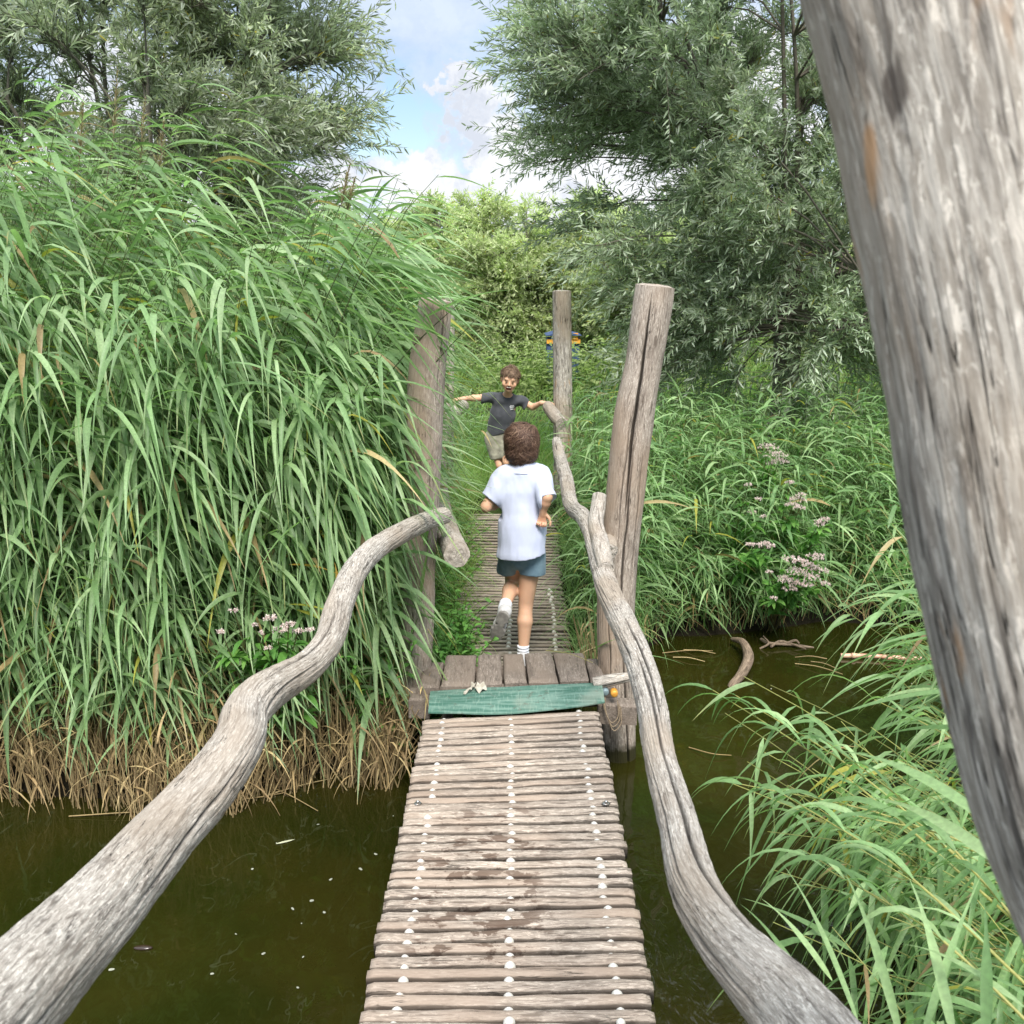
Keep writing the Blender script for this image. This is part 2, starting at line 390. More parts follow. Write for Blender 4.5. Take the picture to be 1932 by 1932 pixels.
c = t.mix(t.sstep(n, .40, .60), (.045, .12, .088), (.13, .22, .175)); n4 = t.noise(tc, 22, 5, .7); c = t.mix(t.math('MULTIPLY', t.sstep(n4, .56, .66), .6), c, (.07, .065, .045)); c = t.mix(t.math('MULTIPLY', t.sstep(n2, .5, .7), .4), c, (.24, .33, .27))
c = t.mix(t.math('MULTIPLY', t.sstep(n3, .55, .75), .5), c, (.22, .24, .19))
p = principled(t, c, .65, .3); bp = t.new('ShaderNodeBump'); bp.inputs['Strength'].default_value = .4; bp.inputs['Distance'].default_value = .003; t.link(n, bp.inputs['Height'])
t.link(bp.outputs[0], p.inputs['Normal']); finish(t, p.outputs[0]); M['mat'] = m
M['metal'] = simple('bolt steel', (.45, .45, .44), .35, .5, 50, (.2, .17, .14), Metallic=.9)
M['yellow'] = simple('yellow orange plastic cap', (.62, .32, .05), .5, .4, 50, (.45, .2, .03))
M['bluecap'] = simple('grey blue bolt cap', (.22, .29, .31), .45, .4, 50, (.14, .19, .2))
M['rope'] = simple('frayed rope', (.32, .25, .17), .9, .1, 200, (.2, .15, .1))
M['rag'] = cloth('pale rag', (.45, .42, .35), (.3, .27, .21), 25)
M['straw'] = leafmat('straw', .2, .7, .15, (1, .9, .6))
M['cane'] = simple('red brown cane', (.42, .19, .12), .5, .4, 30, (.55, .38, .26))
M['float'] = simple('pale floating scrap', (.34, .34, .28), .6, .3, 80, (.20, .21, .15))
M['darkblue'] = simple('dark blue panel', (.035, .06, .14), .5, .3, 6, (.05, .08, .17))
M['yellowpanel'] = simple('orange yellow panel', (.75, .36, .05), .5, .3, 6, (.6, .26, .03))
M['bluegrey'] = simple('blue grey metal', (.20, .25, .36), .4, .4, 5, (.15, .2, .3))
M['pane'] = simple('dark glass', (.03, .04, .05), .1, .5)
M['dark'] = simple('dark mouth', (.10, .02, .018), .6, .3)
M['tooth'] = simple('teeth white', (.80, .74, .64), .3, .5)
M['eyedark'] = simple('dark brown iris', (.03, .018, .012), .2, .5)
M['lid'] = simple('tanned eyelid', (.40, .20, .12), .5, .3)
M['print'] = simple('white shirt print', (.7, .7, .7), .7, .2)
M['labelprint'] = simple('pale neck print', (.56, .60, .70), .7, .2)

# ------------------------------------------------------------------ ribbons, stems
def prof_reed(s): return np.clip(np.minimum(s/.12, 1)**.6*.55+.45*np.sin(np.clip(s*1.25+.12, 0, 1)*pi), 0, 1)*np.clip((1-s)/.55, 0, 1)**.75
def prof_grass(s): return np.clip((1-s)**.6, .03, 1)
def prof_leaf(s): return np.sin(np.clip(s, .02, 1)**.8*pi)**.8+.02
def blades(b, base, dirv, L, Wd, droop, K, col, wind=(0, 0, 0), prof=prof_reed, fold=.18, roll=0, tipcol=None, power=1.2):
    N = len(base); base = np.asarray(base, float); dirv = nrm(np.asarray(dirv, float))
    L = np.broadcast_to(L, N).astype(float); Wd = np.broadcast_to(Wd, N); droop = np.broadcast_to(droop, N); roll = np.broadcast_to(roll, N)
    s = np.linspace(0, 1, K+1); sm = (s[1:]+s[:-1])/2
    g = np.array([0, 0, -1.0]); w = np.broadcast_to(np.asarray(wind, float), (N, 3))
    Tm = nrm(dirv[:, None]+droop[:, None, None]*(sm**power)[None, :, None]*g+w[:, None]*sm[None, :, None])
    pos = np.concatenate([base[:, None], base[:, None]+np.cumsum(Tm*(L/K)[:, None, None], 1)], 1)
    T = np.concatenate([Tm[:, :1], (Tm[:, 1:]+Tm[:, :-1])/2, Tm[:, -1:]], 1); T = nrm(T)
    s0 = np.cross(dirv, [0, 0, 1.0]); bad = np.linalg.norm(s0, axis=1) < .15
    ra = rng.uniform(0, 2*pi, N); s0[bad] = np.stack([np.cos(ra), np.sin(ra), 0*ra], 1)[bad]
    s0 = nrm(s0)[:, None]; s0 = nrm(s0-T*np.sum(s0*T, -1, keepdims=True)); n0 = np.cross(s0, T)
    rl = roll[:, None, None]+0*T[..., :1]
    side = s0*np.cos(rl)+n0*np.sin(rl); nn = np.cross(side, T)
    wd = Wd[:, None, None]*prof(s)[None, :, None]
    if fold is None: V = np.stack([pos-side*wd/2, pos+side*wd/2], 2); m = 2
    else: V = np.stack([pos-side*wd/2, pos-nn*wd*fold, pos+side*wd/2], 2); m = 3
    base_i = (np.arange(N)*(K+1)*m)[:, None]
    F = (grid_faces(K+1, m, False)[None]+base_i[:, :, None]).reshape(-1, 4)
    col = np.asarray(col, float); col = np.broadcast_to(col, (N, 3))
    C = np.broadcast_to(col[:, None, None], V.shape).copy()
    if tipcol is not None:
        f = np.clip((s-.6)/.4, 0, 1)[None, :, None, None]*np.broadcast_to(tipcol[1], N)[:, None, None, None]
        C = C*(1-f)+np.asarray(tipcol[0])*f
    b.add(V.reshape(-1, 3), F, C.reshape(-1, 3))
def stems(b, path, r0, r1, col, ns=4):
    """path (N,K+1,3)"""
    N, K1, _ = path.shape; T = nrm(np.gradient(path, axis=1)); ref = np.array([.3, .9, .1]); U = nrm(np.cross(T, ref)); Vv = np.cross(T, U)
    ph = np.linspace(0, 2*pi, ns, endpoint=False)
    f = np.linspace(0, 1, K1)[None, :]; r = (np.broadcast_to(r0, N)[:, None]*(1-f)+np.broadcast_to(r1, N)[:, None]*f)[..., None, None]
    V = path[:, :, None]+r*(U[:, :, None]*np.cos(ph)[None, None, :, None]+Vv[:, :, None]*np.sin(ph)[None, None, :, None])
    F = (grid_faces(K1, ns)[None]+(np.arange(N)*K1*ns)[:, None, None]).reshape(-1, 4)
    col = np.asarray(col, float)
    if col.ndim == 3: C = np.broadcast_to(col[:, :, None], V.shape)
    else: C = np.broadcast_to(np.broadcast_to(col, (N, 3))[:, None, None], V.shape)
    b.add(V.reshape(-1, 3), F, C.reshape(-1, 3))
def pal(N, cols, jit=.18, w=None):
    c = np.asarray(cols, float); i = rng.choice(len(c), N, p=w); j = rng.choice(len(c), N, p=w); f = rng.uniform(0, 1, (N, 1))
    return (c[i]*(1-f)+c[j]*f)*rng.uniform(1-jit, 1+jit, (N, 1))
REED = [(.20, .32, .13), (.27, .41, .19), (.15, .25, .10), (.36, .48, .25)]
STRAW = [(.50, .39, .20), (.40, .29, .14), (.30, .21, .11)]
def reeds(b, base, H, lean, nleaf, LL, LW, wind, cols=REED, s0=.22, s1=1.0, droop=(1.0, 2.3), cone=(.35, .8), stemcol=(.13, .17, .06), basecol=(.38, .27, .13), dry=.03, K=8, stemr=.0045, roll=.5, side=.8, up=0., power=.75):
    N = len(base); base = np.asarray(base, float); H = np.broadcast_to(H, N); lean = np.broadcast_to(lean, (N, 3))
    f = lambda s: base+np.outer(H*s, [0, 0, 1])+lean*(s**1.7)[:, None]
    ks = np.linspace(0, 1, 9); path = np.stack([f(np.full(N, k)) for k in ks], 1)
    cc = np.array([np.asarray(basecol)*(1-min(1, k/.28))+np.asarray(stemcol)*min(1, k/.28) for k in ks]); cc = np.broadcast_to(cc[None], (N, 9, 3))*rng.uniform(.7, 1.3, (N, 1, 1))
    stems(b, path, stemr, stemr*.35, cc, 4)
    az0 = rng.uniform(0, 2*pi, N); wn = np.asarray(wind, float)
    for j in range(nleaf):
        s = s0+(s1-s0)*(j+rng.uniform(0, .9, N))/nleaf; s = np.clip(s, 0, 1)
        p = f(s); T = nrm(f(s+.01)-f(s)); az = az0+pi*j+rng.normal(0, .7, N)
        av = np.stack([np.cos(az), np.sin(az), 0*az], 1)*side+wn
        ct = rng.uniform(*cone, N)[:, None]; dv = nrm(T*(1-ct)+nrm(av)*ct+np.array([0, 0, up]))
        isdry = rng.uniform(0, 1, N) < dry+.30*np.clip((s0+.22-s)/.22, 0, 1)
        c = pal(N, cols); c[isdry] = pal(isdry.sum(), STRAW)
        yl = rng.uniform(0, 1, N) < .012; c[yl] = np.array([.42, .40, .08])
        L = rng.uniform(*LL, N)*np.where(s > .93, .7, 1); 
        blades(b, p, dv, L, rng.uniform(*LW, N), rng.uniform(*droop, N), K, c, wn*.5, prof_reed, .16, rng.normal(0, roll, N), ((.40, .36, .14), rng.uniform(0, 1, N)**6), power)
# ------------------------------------------------------------------ ground and water
WZ = -0.5
def edge(x, y):
    """>0 inland, metres from the waterline"""
    n = .18*vnoise(np.stack([x*1.3, y*1.3, 0*x], -1))+.08*vnoise(np.stack([x*4, y*4, 0*x+5], -1))
    rx = np.interp(x, [.35, .75, 1.1, 2, 4, 8, 14], [5.3, 6.2, 6.8, 6.95, 7.0, 7.3, 8.0])
    left = y-4.62-.05*x; mid = y-5.35; right = y-rx
    f = np.where(x < -.55, left, np.where(x < .4, mid, right))
    near = np.minimum(x-(2.45+.12*(y-3)), 5.2-y)      # the near bank beyond the big post
    return np.maximum(f, near)+n
def ground_z(x, y):
    e = edge(x, y); z = WZ+np.clip(e*.55, -1.0, .42)+.045*np.clip(e-1, 0, 60)**.75
    cap = np.where((np.abs(x) < .52) & (y < 9.0) & (y > 4.4), -.52+.10*np.clip(y-6.6, 0, 2.4), 9.)
    z = np.minimum(z, cap); z = np.where((y > 9) & (np.abs(x) < .8), np.minimum(z, -.10+.02*(y-9)), z)
    return z+.03*vnoise(np.stack([x*2.2, y*2.2, 0*x+3], -1))*(e > .2)
u = np.linspace(-1, 1, 330); gx = 9*u+141*np.sign(u)*np.abs(u)**7
v = np.linspace(0, 1, 330); gy = -8+24*v+154*v**6
X, Y = np.meshgrid(gx, gy); Z = ground_z(X.ravel(), Y.ravel())
b = B(); b.add(np.stack([X.ravel(), Y.ravel(), Z], 1), grid_faces(330, 330, False))
tag(b.build('ground', M['ground']), 'dark soil bank under the reeds and grass', 'ground', kind='structure')
b = B(); xs = np.linspace(-30, 30, 60); ys = np.linspace(-8, 12, 40); X, Y = np.meshgrid(xs, ys)
b.add(np.stack([X.ravel(), Y.ravel(), 0*X.ravel()+WZ], 1), grid_faces(40, 60, False))
tag(b.build('water', M['water']), 'murky olive green pond water below the footbridge', 'pond', kind='structure')

# ------------------------------------------------------------------ posts
def post(name, pts, radii, seed, mat, label, group=None, **k):
    b = B(); log_mesh(b, pts, radii, seed=seed, **k)
    o = b.build(name, M[mat], origin=pts[0]); return tag(o, label, 'post', group)
YP = 4.92
def pl(lst, Y): return [P(x, y, Y=Y) for x, y in lst]
rp = pl([(1168, 1500), (1168, 1430), (1163, 1250), (1163, 1122), (1179, 942), (1196, 790), (1214, 690), (1228, 600), (1236, 540)], YP)
post('post', rp, [.088, .088, .092, .094, .093, .096, .086, .092, .090], 3, 'post',
     'tall split post with a long dark crack, standing in the water at the platform', 'tall bridge posts', nr=230, cracks=6, twist=.22, lump=.05,
     big=[(.10, 2.05, .55, 2.2), (.20, 1.3, .6, 1.3), (.3, .35, .55, 1.8), (-.5, .9, .3, .8)], crackdepth=.016)
lp = pl([(778, 1330), (783, 1265), (789, 1150), (790, 1050), (797, 900), (800, 800), (806, 700), (816, 620), (822, 566)], YP)
post('post', lp, [.080, .082, .083, .084, .087, .09, .088, .084, .078], 5, 'post',
     'tall post half hidden by the leaning reeds, where the double bent log ends', 'tall bridge posts', nr=120, cracks=7, twist=.2, lump=.06, crackdepth=.018)
YF = 8.75
post('post', pl([(1062, 930), (1062, 800), (1061, 650), (1060, 549)], YF), [.082, .082, .080, .078], 11, 'greypost',
     'upright grey flat topped post by the blue hut, beyond the second deck section', 'far bridge posts', nr=80, cracks=4, twist=.1, lump=.03, step=.02)
post('post', pl([(838, 930), (839, 800), (841, 650), (842, 552)], YF), [.078, .078, .074, .07], 12, 'greypost',
     'far grey post mostly hidden behind the reed covered one near the platform', 'far bridge posts', nr=80, cracks=4, twist=.1, lump=.03, step=.02)
# the post right beside the photographer, leaning over the deck
ZC = .80
np_ = [P(x+q, y, zc=ZC) for x, y, q in [(2350, 2350, 260), (2110, 2050, 255), (1975, 1780, 250), (1886, 1580, 245), (1826, 1400, 242), (1772, 1160, 240), (1727, 940, 240), (1688, 700, 240), (1642, 460, 240), (1600, 250, 240), (1538, 0, 243), (1470, -260, 245)]]
lo = np_[0]; np_ = [np.array([lo[0]+.28, lo[1]-.05, -.55]), np.array([lo[0]+.16, lo[1]-.02, lo[2]-.7])]+np_
post('leaning_post', np_, [.115, .112, .108, .106, .104, .102, .101, .100, .100, .100, .100, .100, .101, .102], 21, 'greypost',
     'thick grey weathered post leaning close beside the viewer, slightly out of focus', nr=150, cracks=5, twist=.12, lump=.05, crackdepth=.007, step=.014,
     big=[(-.2, 2.3, .12, .8)])

# ------------------------------------------------------------------ handrail logs
def rail(name, spec, seed, label, group='handrail logs of the footbridge', mat='rail', **k):
    pts = [P(x, y, Y=Y) for x, y, Y, r in spec]; rr = [r for *_, r in spec]
    b = B(); log_mesh(b, pts, rr, seed=seed, **k)
    return tag(b.build(name, M[mat], origin=pts[0]), label, 'handrail', group)
rail('handrail_log', [(-560, 2500, .55, .078), (-170, 2080, .95, .076), (60, 1845, 1.28, .072), (182, 1720, 1.50, .068), (301, 1583, 1.78, .062), (372, 1508, 1.95, .062), (420, 1447, 2.08, .060), (452, 1395, 2.18, .057), (461, 1352, 2.28, .055), (486, 1318, 2.38, .054), (524, 1292, 2.52, .050), (582, 1256, 2.75, .045), (622, 1205, 2.95, .044), (641, 1140, 3.2, .045), (668, 1082, 3.5, .044), (700, 1042, 3.75, .044), (745, 1012, 4.1, .044), (800, 985, 4.6, .045), (838, 973, 4.82, .041)], 31,
     'thick crooked grey log handrail with a sharp double bend, crossing over the open dark water', nr=190, cracks=16, twist=.5, lump=.08, crackdepth=.009, step=.010, fibre=.0026)
rail('handrail_log', [(1720, 2290, .86, .062), (1605, 2060, 1.10, .064), (1500, 1915, 1.30, .062), (1430, 1840, 1.40, .055), (1372, 1777, 1.50, .049), (1309, 1674, 1.68, .045), (1278, 1548, 1.92, .041), (1246, 1434, 2.22, .037), (1232, 1346, 2.50, .040), (1216, 1276, 2.80, .043), (1193, 1214, 3.15, .044), (1171, 1165, 3.5, .046), (1147, 1113, 3.9, .046), (1133, 1066, 4.25, .045), (1118, 1006, 4.62, .044), (1099, 974, 4.95, .040), (1078, 954, 5.3, .040), (1068, 905, 5.9, .040), (1056, 862, 6.6, .039), (1050, 832, 7.05, .032)], 35,
     'long curving log handrail with open cracks, running past the split post and over the water', nr=190, cracks=18, twist=.55, lump=.085, crackdepth=.009, step=.010, fibre=.0028,
     big=[(-.1, .9, .5, 1.3), (.4, 2.0, .6, 1.0), (-.5, 3.2, .5, 1.1)])
# forked stub of the same log
hr = bpy.data.objects['handrail_log.001']
b = B(); log_mesh(b, [P(1143, 1075, Y=4.1), P(1134, 1030, Y=4.36), P(1124, 990, Y=4.62), P(1128, 958, Y=4.74), P(1131, 934, Y=4.78)], [.034, .038, .036, .035, .033], nr=90, seed=37, cracks=4, step=.01)
b.build('forked_stub', M['rail'], hr, origin=P(1143, 1075, Y=4.1))
rail('handrail_log', [(862, 1046, 4.70, .062), (846, 1010, 5.1, .062), (832, 960, 5.8, .060), (826, 900, 6.6, .056), (828, 850, 7.3, .052), (838, 800, 7.9, .050), (858, 778, 8.35, .05), (874, 765, 8.62, .05)], 41,
     'log handrail beyond the platform with its sawn ringed end facing the viewer', nr=110, cracks=6, step=.015, twist=.3)
rail('handrail_log', [(1060, 800, 8.25, .05), (1048, 786, 8.42, .052), (1036, 770, 8.62, .05), (1034, 767, 8.68, .046)], 43,
     'short log handrail by the far post under the hand of the laughing child', nr=80, cracks=0, step=.015)
rail('log_end', [(1148, 1020, 4.86, .036), (1151, 1032, 4.76, .037), (1152, 1040, 4.70, .036)], 45, 'small round log end poking out between the split post and the forked handrail', group=None, nr=60, cracks=2, step=.006)
bpy.data.objects['log_end']['category'] = 'log'

# ------------------------------------------------------------------ slatted deck
def slat_arrays(L, wd, th, seed, n=40):
    """half-round slat along x, rough underside corners, worn top"""
    q = np.array([(-.50, -.95), (-.51, -.30), (-.49, -.07), (-.42, .0), (-.14, .015), (.14, .015), (.42, .0), (.49, -.07), (.51, -.30), (.50, -.95)])
    m = len(q); xs = np.linspace(-L/2, L/2, n); V = np.zeros((n, m, 3)); V[..., 0] = xs[:, None]
    V[..., 1] = q[None, :, 0]*wd; V[..., 2] = q[None, :, 1]*th
    pp = np.stack([V[..., 0]*9, V[..., 1]*22+seed*5.1, V[..., 2]*22+seed], -1)
    V[..., 1] += .0048*fbm(pp, 3)+(.0035*fbm(np.stack([xs*3, 0*xs+seed*3.3, 0*xs], -1), 2))[:, None]
    V[..., 2] += .0045*fbm(pp+40, 3)+(.004*fbm(np.stack([xs*2.5, 0*xs+seed*7.3, 0*xs+4], -1), 2))[:, None]
    e = np.clip((np.abs(xs)-L/2+.012)/.012, 0, 1)[:, None]; V[..., 1] *= 1-.12*e; V[..., 2] -= .006*e
    return V
def slat(name, ctr, yaw, L, wd, th, seed, mat, parent, roll=0):
    b = B(); V = slat_arrays(L, wd, th, seed); n, m, _ = V.shape
    G = np.stack([V[..., 1]+seed*.37, V[..., 2]*.8+seed*.11, V[..., 0]], -1).reshape(-1, 3)
    c, s_ = cos(yaw), sin(yaw); X = V[..., 0]*c-V[..., 1]*s_; Yy = V[..., 0]*s_+V[..., 1]*c; Z = V[..., 2]+roll*V[..., 0]
    VV = np.stack([X, Yy, Z], -1).reshape(-1, 3)+ctr
    F = grid_faces(n, m, True)[:, ::-1]; ca = np.arange(m)[None]; cb = (np.arange(m)[::-1]+(n-1)*m)[None]
    side_c = np.array([.16, .18, .38, .92, 1, 1, .97, .8, .4, .28])[None, :, None]*np.ones((n, 1, 3))  # slat sides darker in colour: grime plus painted shade of the gaps
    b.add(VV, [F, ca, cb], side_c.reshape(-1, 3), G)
    return b.build(name, M[mat], parent, origin=ctr)
def sphere_arrays(r, nu=20, nv=12, seed=0):
    th = np.linspace(0, pi, nv); ph = np.linspace(0, 2*pi, nu, endpoint=False)
    V = np.stack([np.sin(th)[:, None]*np.cos(ph), np.sin(th)[:, None]*np.sin(ph), np.cos(th)[:, None]+0*ph], -1)
    V = V*r*(1+.03*fbm(V*2+seed, 2))[..., None]; return V.reshape(-1, 3), grid_faces(nv, nu)
bv, bf = sphere_arrays(.0150); bb = B(); bb.add(bv, bf); ball0 = None
def ball(parent, loc, r=1.0):
    global ball0
    if ball0 is None: ball0 = bb.build('spacer_ball', M['ball']); o = ball0
    else: o = ball0.copy(); COL.objects.link(o)
    o.parent = parent; o.location = Vector([float(c) for c in loc])-parent_world(parent); o.scale = (r, r, r)
    return o
def parent_world(p):
    v = Vector((0, 0, 0))
    while p is not None: v += p.location; p = p.parent
    return v
PITCH = .0562
deck = empty('slatted_deck', (0, 3.0, 0), 'pinkish slatted deck section in front of the green strip, rows of white balls, brown stains', 'footbridge deck', 'deck sections of the footbridge')
k = 0; y = 4.30
while y > 1.7:
    f = np.clip((y-1.9)/2.4, 0, 1); yaw = radians(7.5)*f**2.2
    x0 = -.012+.012*f+random.uniform(-.004, .004); z = .0+random.uniform(-.004, .004)
    L = .80+random.uniform(-.012, .016)
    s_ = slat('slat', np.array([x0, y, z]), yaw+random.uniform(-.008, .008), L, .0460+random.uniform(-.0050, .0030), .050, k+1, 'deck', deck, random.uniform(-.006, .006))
    if k % 1 == 0:
        for q, xx in enumerate((-.305, 0.0, .305)):
            if random.random() < .03: continue
            ball(s_, (x0+xx+random.uniform(-.004, .004), y+PITCH/2+xx*math.tan(yaw)+random.uniform(-.003, .003), z-.011+random.uniform(-.006, .003)), random.uniform(.85, 1.12))
    if k == 14:
        for sx_ in (-.355, .355):
            bq = B(); V, F = sphere_arrays(.013, 6, 5); V[:, 2] = np.clip(V[:, 2], -.004, .006); bq.add(V*np.array([1.3, 1.3, .5]), F); V2, F2 = sphere_arrays(.007, 6, 6); bq.add(V2+np.array([0, 0, .006]), F2)
            bq.build('bolt', M['metal'], s_, origin=(0, 0, 0)).location = (sx_, 0, .006)
    y -= PITCH; k += 1
# carrying cables / beams under the near section
for xx in (-.30, .30):
    b = B(); log_mesh(b, [np.array([xx, 1.6, -.075]), np.array([xx, 3, -.08]), np.array([xx, 4.45, -.075])], [.028]*3, nr=24, step=.05, cracks=0)
    b.build('bearer', M['board'], deck, origin=(xx, 3, -.08))
DZ = lambda y: np.interp(y, [5.02, 5.3, 5.8, 6.3, 7.2, 8.2, 9.0, 9.3], [-.10, -.27, -.395, -.425, -.355, -.255, -.16, -.13])
def DX(y): return float(np.interp(y, [5, 6.3, 7.5, 9.0], [.0, -.018, -.02, .01]))
deck2 = empty('slatted_deck', (0, 6.6, -.4), 'second deck section dipping away beyond the platform, grey slats half overgrown by grass', 'footbridge deck', 'deck sections of the footbridge')
y = 5.1; k = 0
far = B()
while y < 8.95:
    z = float(DZ(y)); z = z+.02*math.sin(y*3); yaw = radians(-2)+.03*math.sin(y*2.3); x0 = DX(y)+random.uniform(-.01, .01); L = .80+random.uniform(-.02, .02)
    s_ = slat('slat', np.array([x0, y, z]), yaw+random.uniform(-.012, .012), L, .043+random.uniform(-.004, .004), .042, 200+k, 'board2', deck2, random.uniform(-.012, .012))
    for q, xx in enumerate((-.30, .0, .305)):
        if random.random() < .12: continue
        p_ = (x0+xx+random.uniform(-.006, .006), y+PITCH/2+xx*math.tan(yaw), z-.004)
        if k < 33 or q == 2 and k < 40: ball(s_, p_, random.uniform(.85, 1.12))
        elif q == 1: V, F = sphere_arrays(.0165*random.uniform(.85, 1.1), 12, 8); far.add(V+np.array(p_), F)
    y += PITCH; k += 1
tag(far.build('spacer_balls', M['ball'], deck2, origin=(0, 8, -.3)), kind='stuff')
for xx in (-.30, .30):
    b = B(); log_mesh(b, [np.array([xx, yy, DZ(yy)-.07]) for yy in (5.1, 5.6, 6.3, 7.2, 8.2, 9)], [.026]*6, nr=20, step=.05, cracks=0)
    b.build('bearer', M['board'], deck2, origin=(xx, 7, -.4))

# ------------------------------------------------------------------ platform between the two sections
plat = empty('platform', (0, 4.8, -.05), 'narrow raised platform of broad worn boards between the two deck sections', 'platform')
def board(name, quad, top, th, seed, mat='board', parent=plat, nx=14, ny=22):
    """quad: four (x,y) corners front-left, front-right, back-right, back-left"""
    b = B(); q = np.array(quad, float); u = np.linspace(0, 1, nx); v = np.linspace(0, 1, ny)
    prof = lambda s, w: np.clip(np.minimum(s, 1-s)*w/.008, 0, 1)
    Uu, Vv = np.meshgrid(u, v); w = np.linalg.norm(q[1]-q[0]); l = np.linalg.norm(q[3]-q[0])
    Pxy = (q[0]*(1-Uu[..., None])+q[1]*Uu[..., None])*(1-Vv[..., None])+(q[3]*(1-Uu[..., None])+q[2]*Uu[..., None])*Vv[..., None]
    Pxy = Pxy+.004*np.stack([fbm(np.stack([Pxy[..., 0]*3+seed, Pxy[..., 1]*14, 0*Uu], -1), 3), fbm(np.stack([Pxy[..., 0]*14+seed, Pxy[..., 1]*3, 0*Uu+9], -1), 3)], -1)
    edge_ = np.minimum(prof(Uu, w), prof(Vv, l)); Z = top-.012*(1-np.sqrt(np.clip(edge_, 0, 1)))+.004*fbm(np.stack([Pxy[..., 0]*7+seed, Pxy[..., 1]*7, 0*Uu], -1), 3)
    V = np.concatenate([Pxy, Z[..., None]], -1); n, m = Uu.shape
    Vb = V.copy(); Vb[..., 2] = top-th
    G = lambda A: np.stack([A[..., 0]+seed, A[..., 2], A[..., 1]], -1).reshape(-1, 3)
    b.add(V, grid_faces(n, m, False), (1, 1, 1), G(V)); b.add(Vb, grid_faces(n, m, False)[:, ::-1], (1, 1, 1), G(Vb))
    loop = [i for i in range(m)]+[i*m+m-1 for i in range(1, n)]+[(n-1)*m+i for i in range(m-2, -1, -1)]+[i*m for i in range(n-2, 0, -1)]
    lp_ = np.array(loop); VL = np.concatenate([V.reshape(-1, 3)[lp_], Vb.reshape(-1, 3)[lp_]]); kk = len(lp_); a = np.arange(kk); c = (a+1) % kk
    b.add(VL, np.stack([a+kk, c+kk, c, a], 1), (1, 1, 1), G(VL))
    ctr = (float(q[:, 0].mean()), float(q[:, 1].mean()), top)
    return b.build(name, M[mat], parent, origin=ctr)
fx = [784, 830, 896, 950, 996, 1055, 1113, 1146]; bx = [800, 840, 901, 947, 988, 1042, 1103, 1130]
for i in range(7):
    top = [-.004, .02, .018, .022, .024, .021, -.002][i]
    yf = [4.66, 4.62, 4.64, 4.655, 4.655, 4.68, 4.72][i]; yb = [4.98, 5.03, 5.04, 5.035, 5.05, 5.06, 5.03][i]
    fp = lambda px, yy: (px-966)/1932*(yy*cos(TH)+(CAMZ-top)*sin(TH))
    g_ = 2.0
    o = board('board', [(fp(fx[i]+g_, yf), yf), (fp(fx[i+1]-g_, yf+.01), yf+.008), (fp(bx[i+1]-g_, yb), yb+.005), (fp(bx[i]+g_, yb), yb)], top, .042, i*3.3+1)
# beams under it
for (ya, za, ra, nm) in ((4.72, -.078, .055, 'crossbeam'), (4.98, -.085, .052, 'crossbeam')):
    b = B(); log_mesh(b, [np.array([-.50, ya, za-.01]), np.array([-.1, ya, za]), np.array([.3, ya, za]), np.array([.50, ya-.02, za])], [ra*.9, ra, ra, ra*.85], nr=48, step=.02, cracks=4, seed=int(ya*10), lump=.08)
    b.build(nm, M['board'], plat, origin=(0, ya, za))
board('edge_beam', [(.415, 4.585), (.60, 4.565), (.60, 4.66), (.415, 4.66)], -.062, .105, 71)
b = B(); log_mesh(b, [P(1120, 1290, Y=4.60), P(1150, 1284, Y=4.60), P(1186, 1278, Y=4.62)], [.028, .030, .022], nr=40, step=.01, seed=72, cracks=3, lump=.14)
b.build('split_beam', M['rail'], plat, origin=(.45, 4.6, -.02))
board('edge_beam', [(-.50, 4.60), (-.40, 4.595), (-.40, 4.68), (-.50, 4.68)], -.045, .10, 74)
for nm, px, py, r_, mt in (('bolt_cap', 1142, 1306, .0175, 'bluecap'), ('bolt_cap', 1159, 1309, .018, 'yellow')):
    c0 = P(px, py, Y=4.565); b = B(); ph = np.linspace(0, 2*pi, 20, endpoint=False); rings = []
    for (rr, dy) in ((1, .03), (1, .004), (.9, -.006), (.6, -.009), (.01, -.0095)): rings.append(np.stack([c0[0]+r_*rr*np.cos(ph), c0[1]+dy+0*ph, c0[2]+r_*rr*np.sin(ph)], -1))
    b.add(np.array(rings), grid_faces(5, 20)); b.build(nm, M[mt], plat, origin=c0)
b = B()
for q in range(3):
    a0 = P(1140+q, 1316, Y=4.56); a1 = P(1166+q*3, 1345+6*q, Y=4.55); pts = spline([a0, a0+(0, -.004, -.05), (a0+a1)/2+(0, -.006, -.085-.012*q), a1+(0, 0, -.02), a1+(-.003, .01, .06)], 26)
    stems(b, pts[None], .0028, .0024, (1, 1, 1), 6)
b.build('rope_loop', M['rope'], plat, origin=P(1145, 1320, Y=4.56))
# green strip hanging from the board ends onto the first slats
b = B(); nu, nv = 60, 12
Tl, Tr, Bl, Br = P(812, 1303, Y=4.605), P(1134, 1287, Y=4.63), P(808, 1347, Y=4.30), P(1141, 1326, Y=4.40)
Bl[2] = .022; Br[2] = .026
uu, vv = np.meshgrid(np.linspace(0, 1, nu), np.linspace(0, 1, nv)); A = (Tl*(1-uu[..., None])+Tr*uu[..., None])*(1-vv[..., None])+(Bl*(1-uu[..., None])+Br*uu[..., None])*vv[..., None]
A[..., 2] += .004*fbm(np.stack([uu*6, vv*2, 0*uu], -1), 3)+.012*np.sin(vv*pi)-.006*np.sin(uu*pi)*vv; A[..., 1] -= .045*np.sin(uu*pi)*vv
A2 = A.copy(); A2[..., 2] -= .006
b.add(A, grid_faces(nv, nu, False)[:, ::-1]); b.add(A2, grid_faces(nv, nu, False))
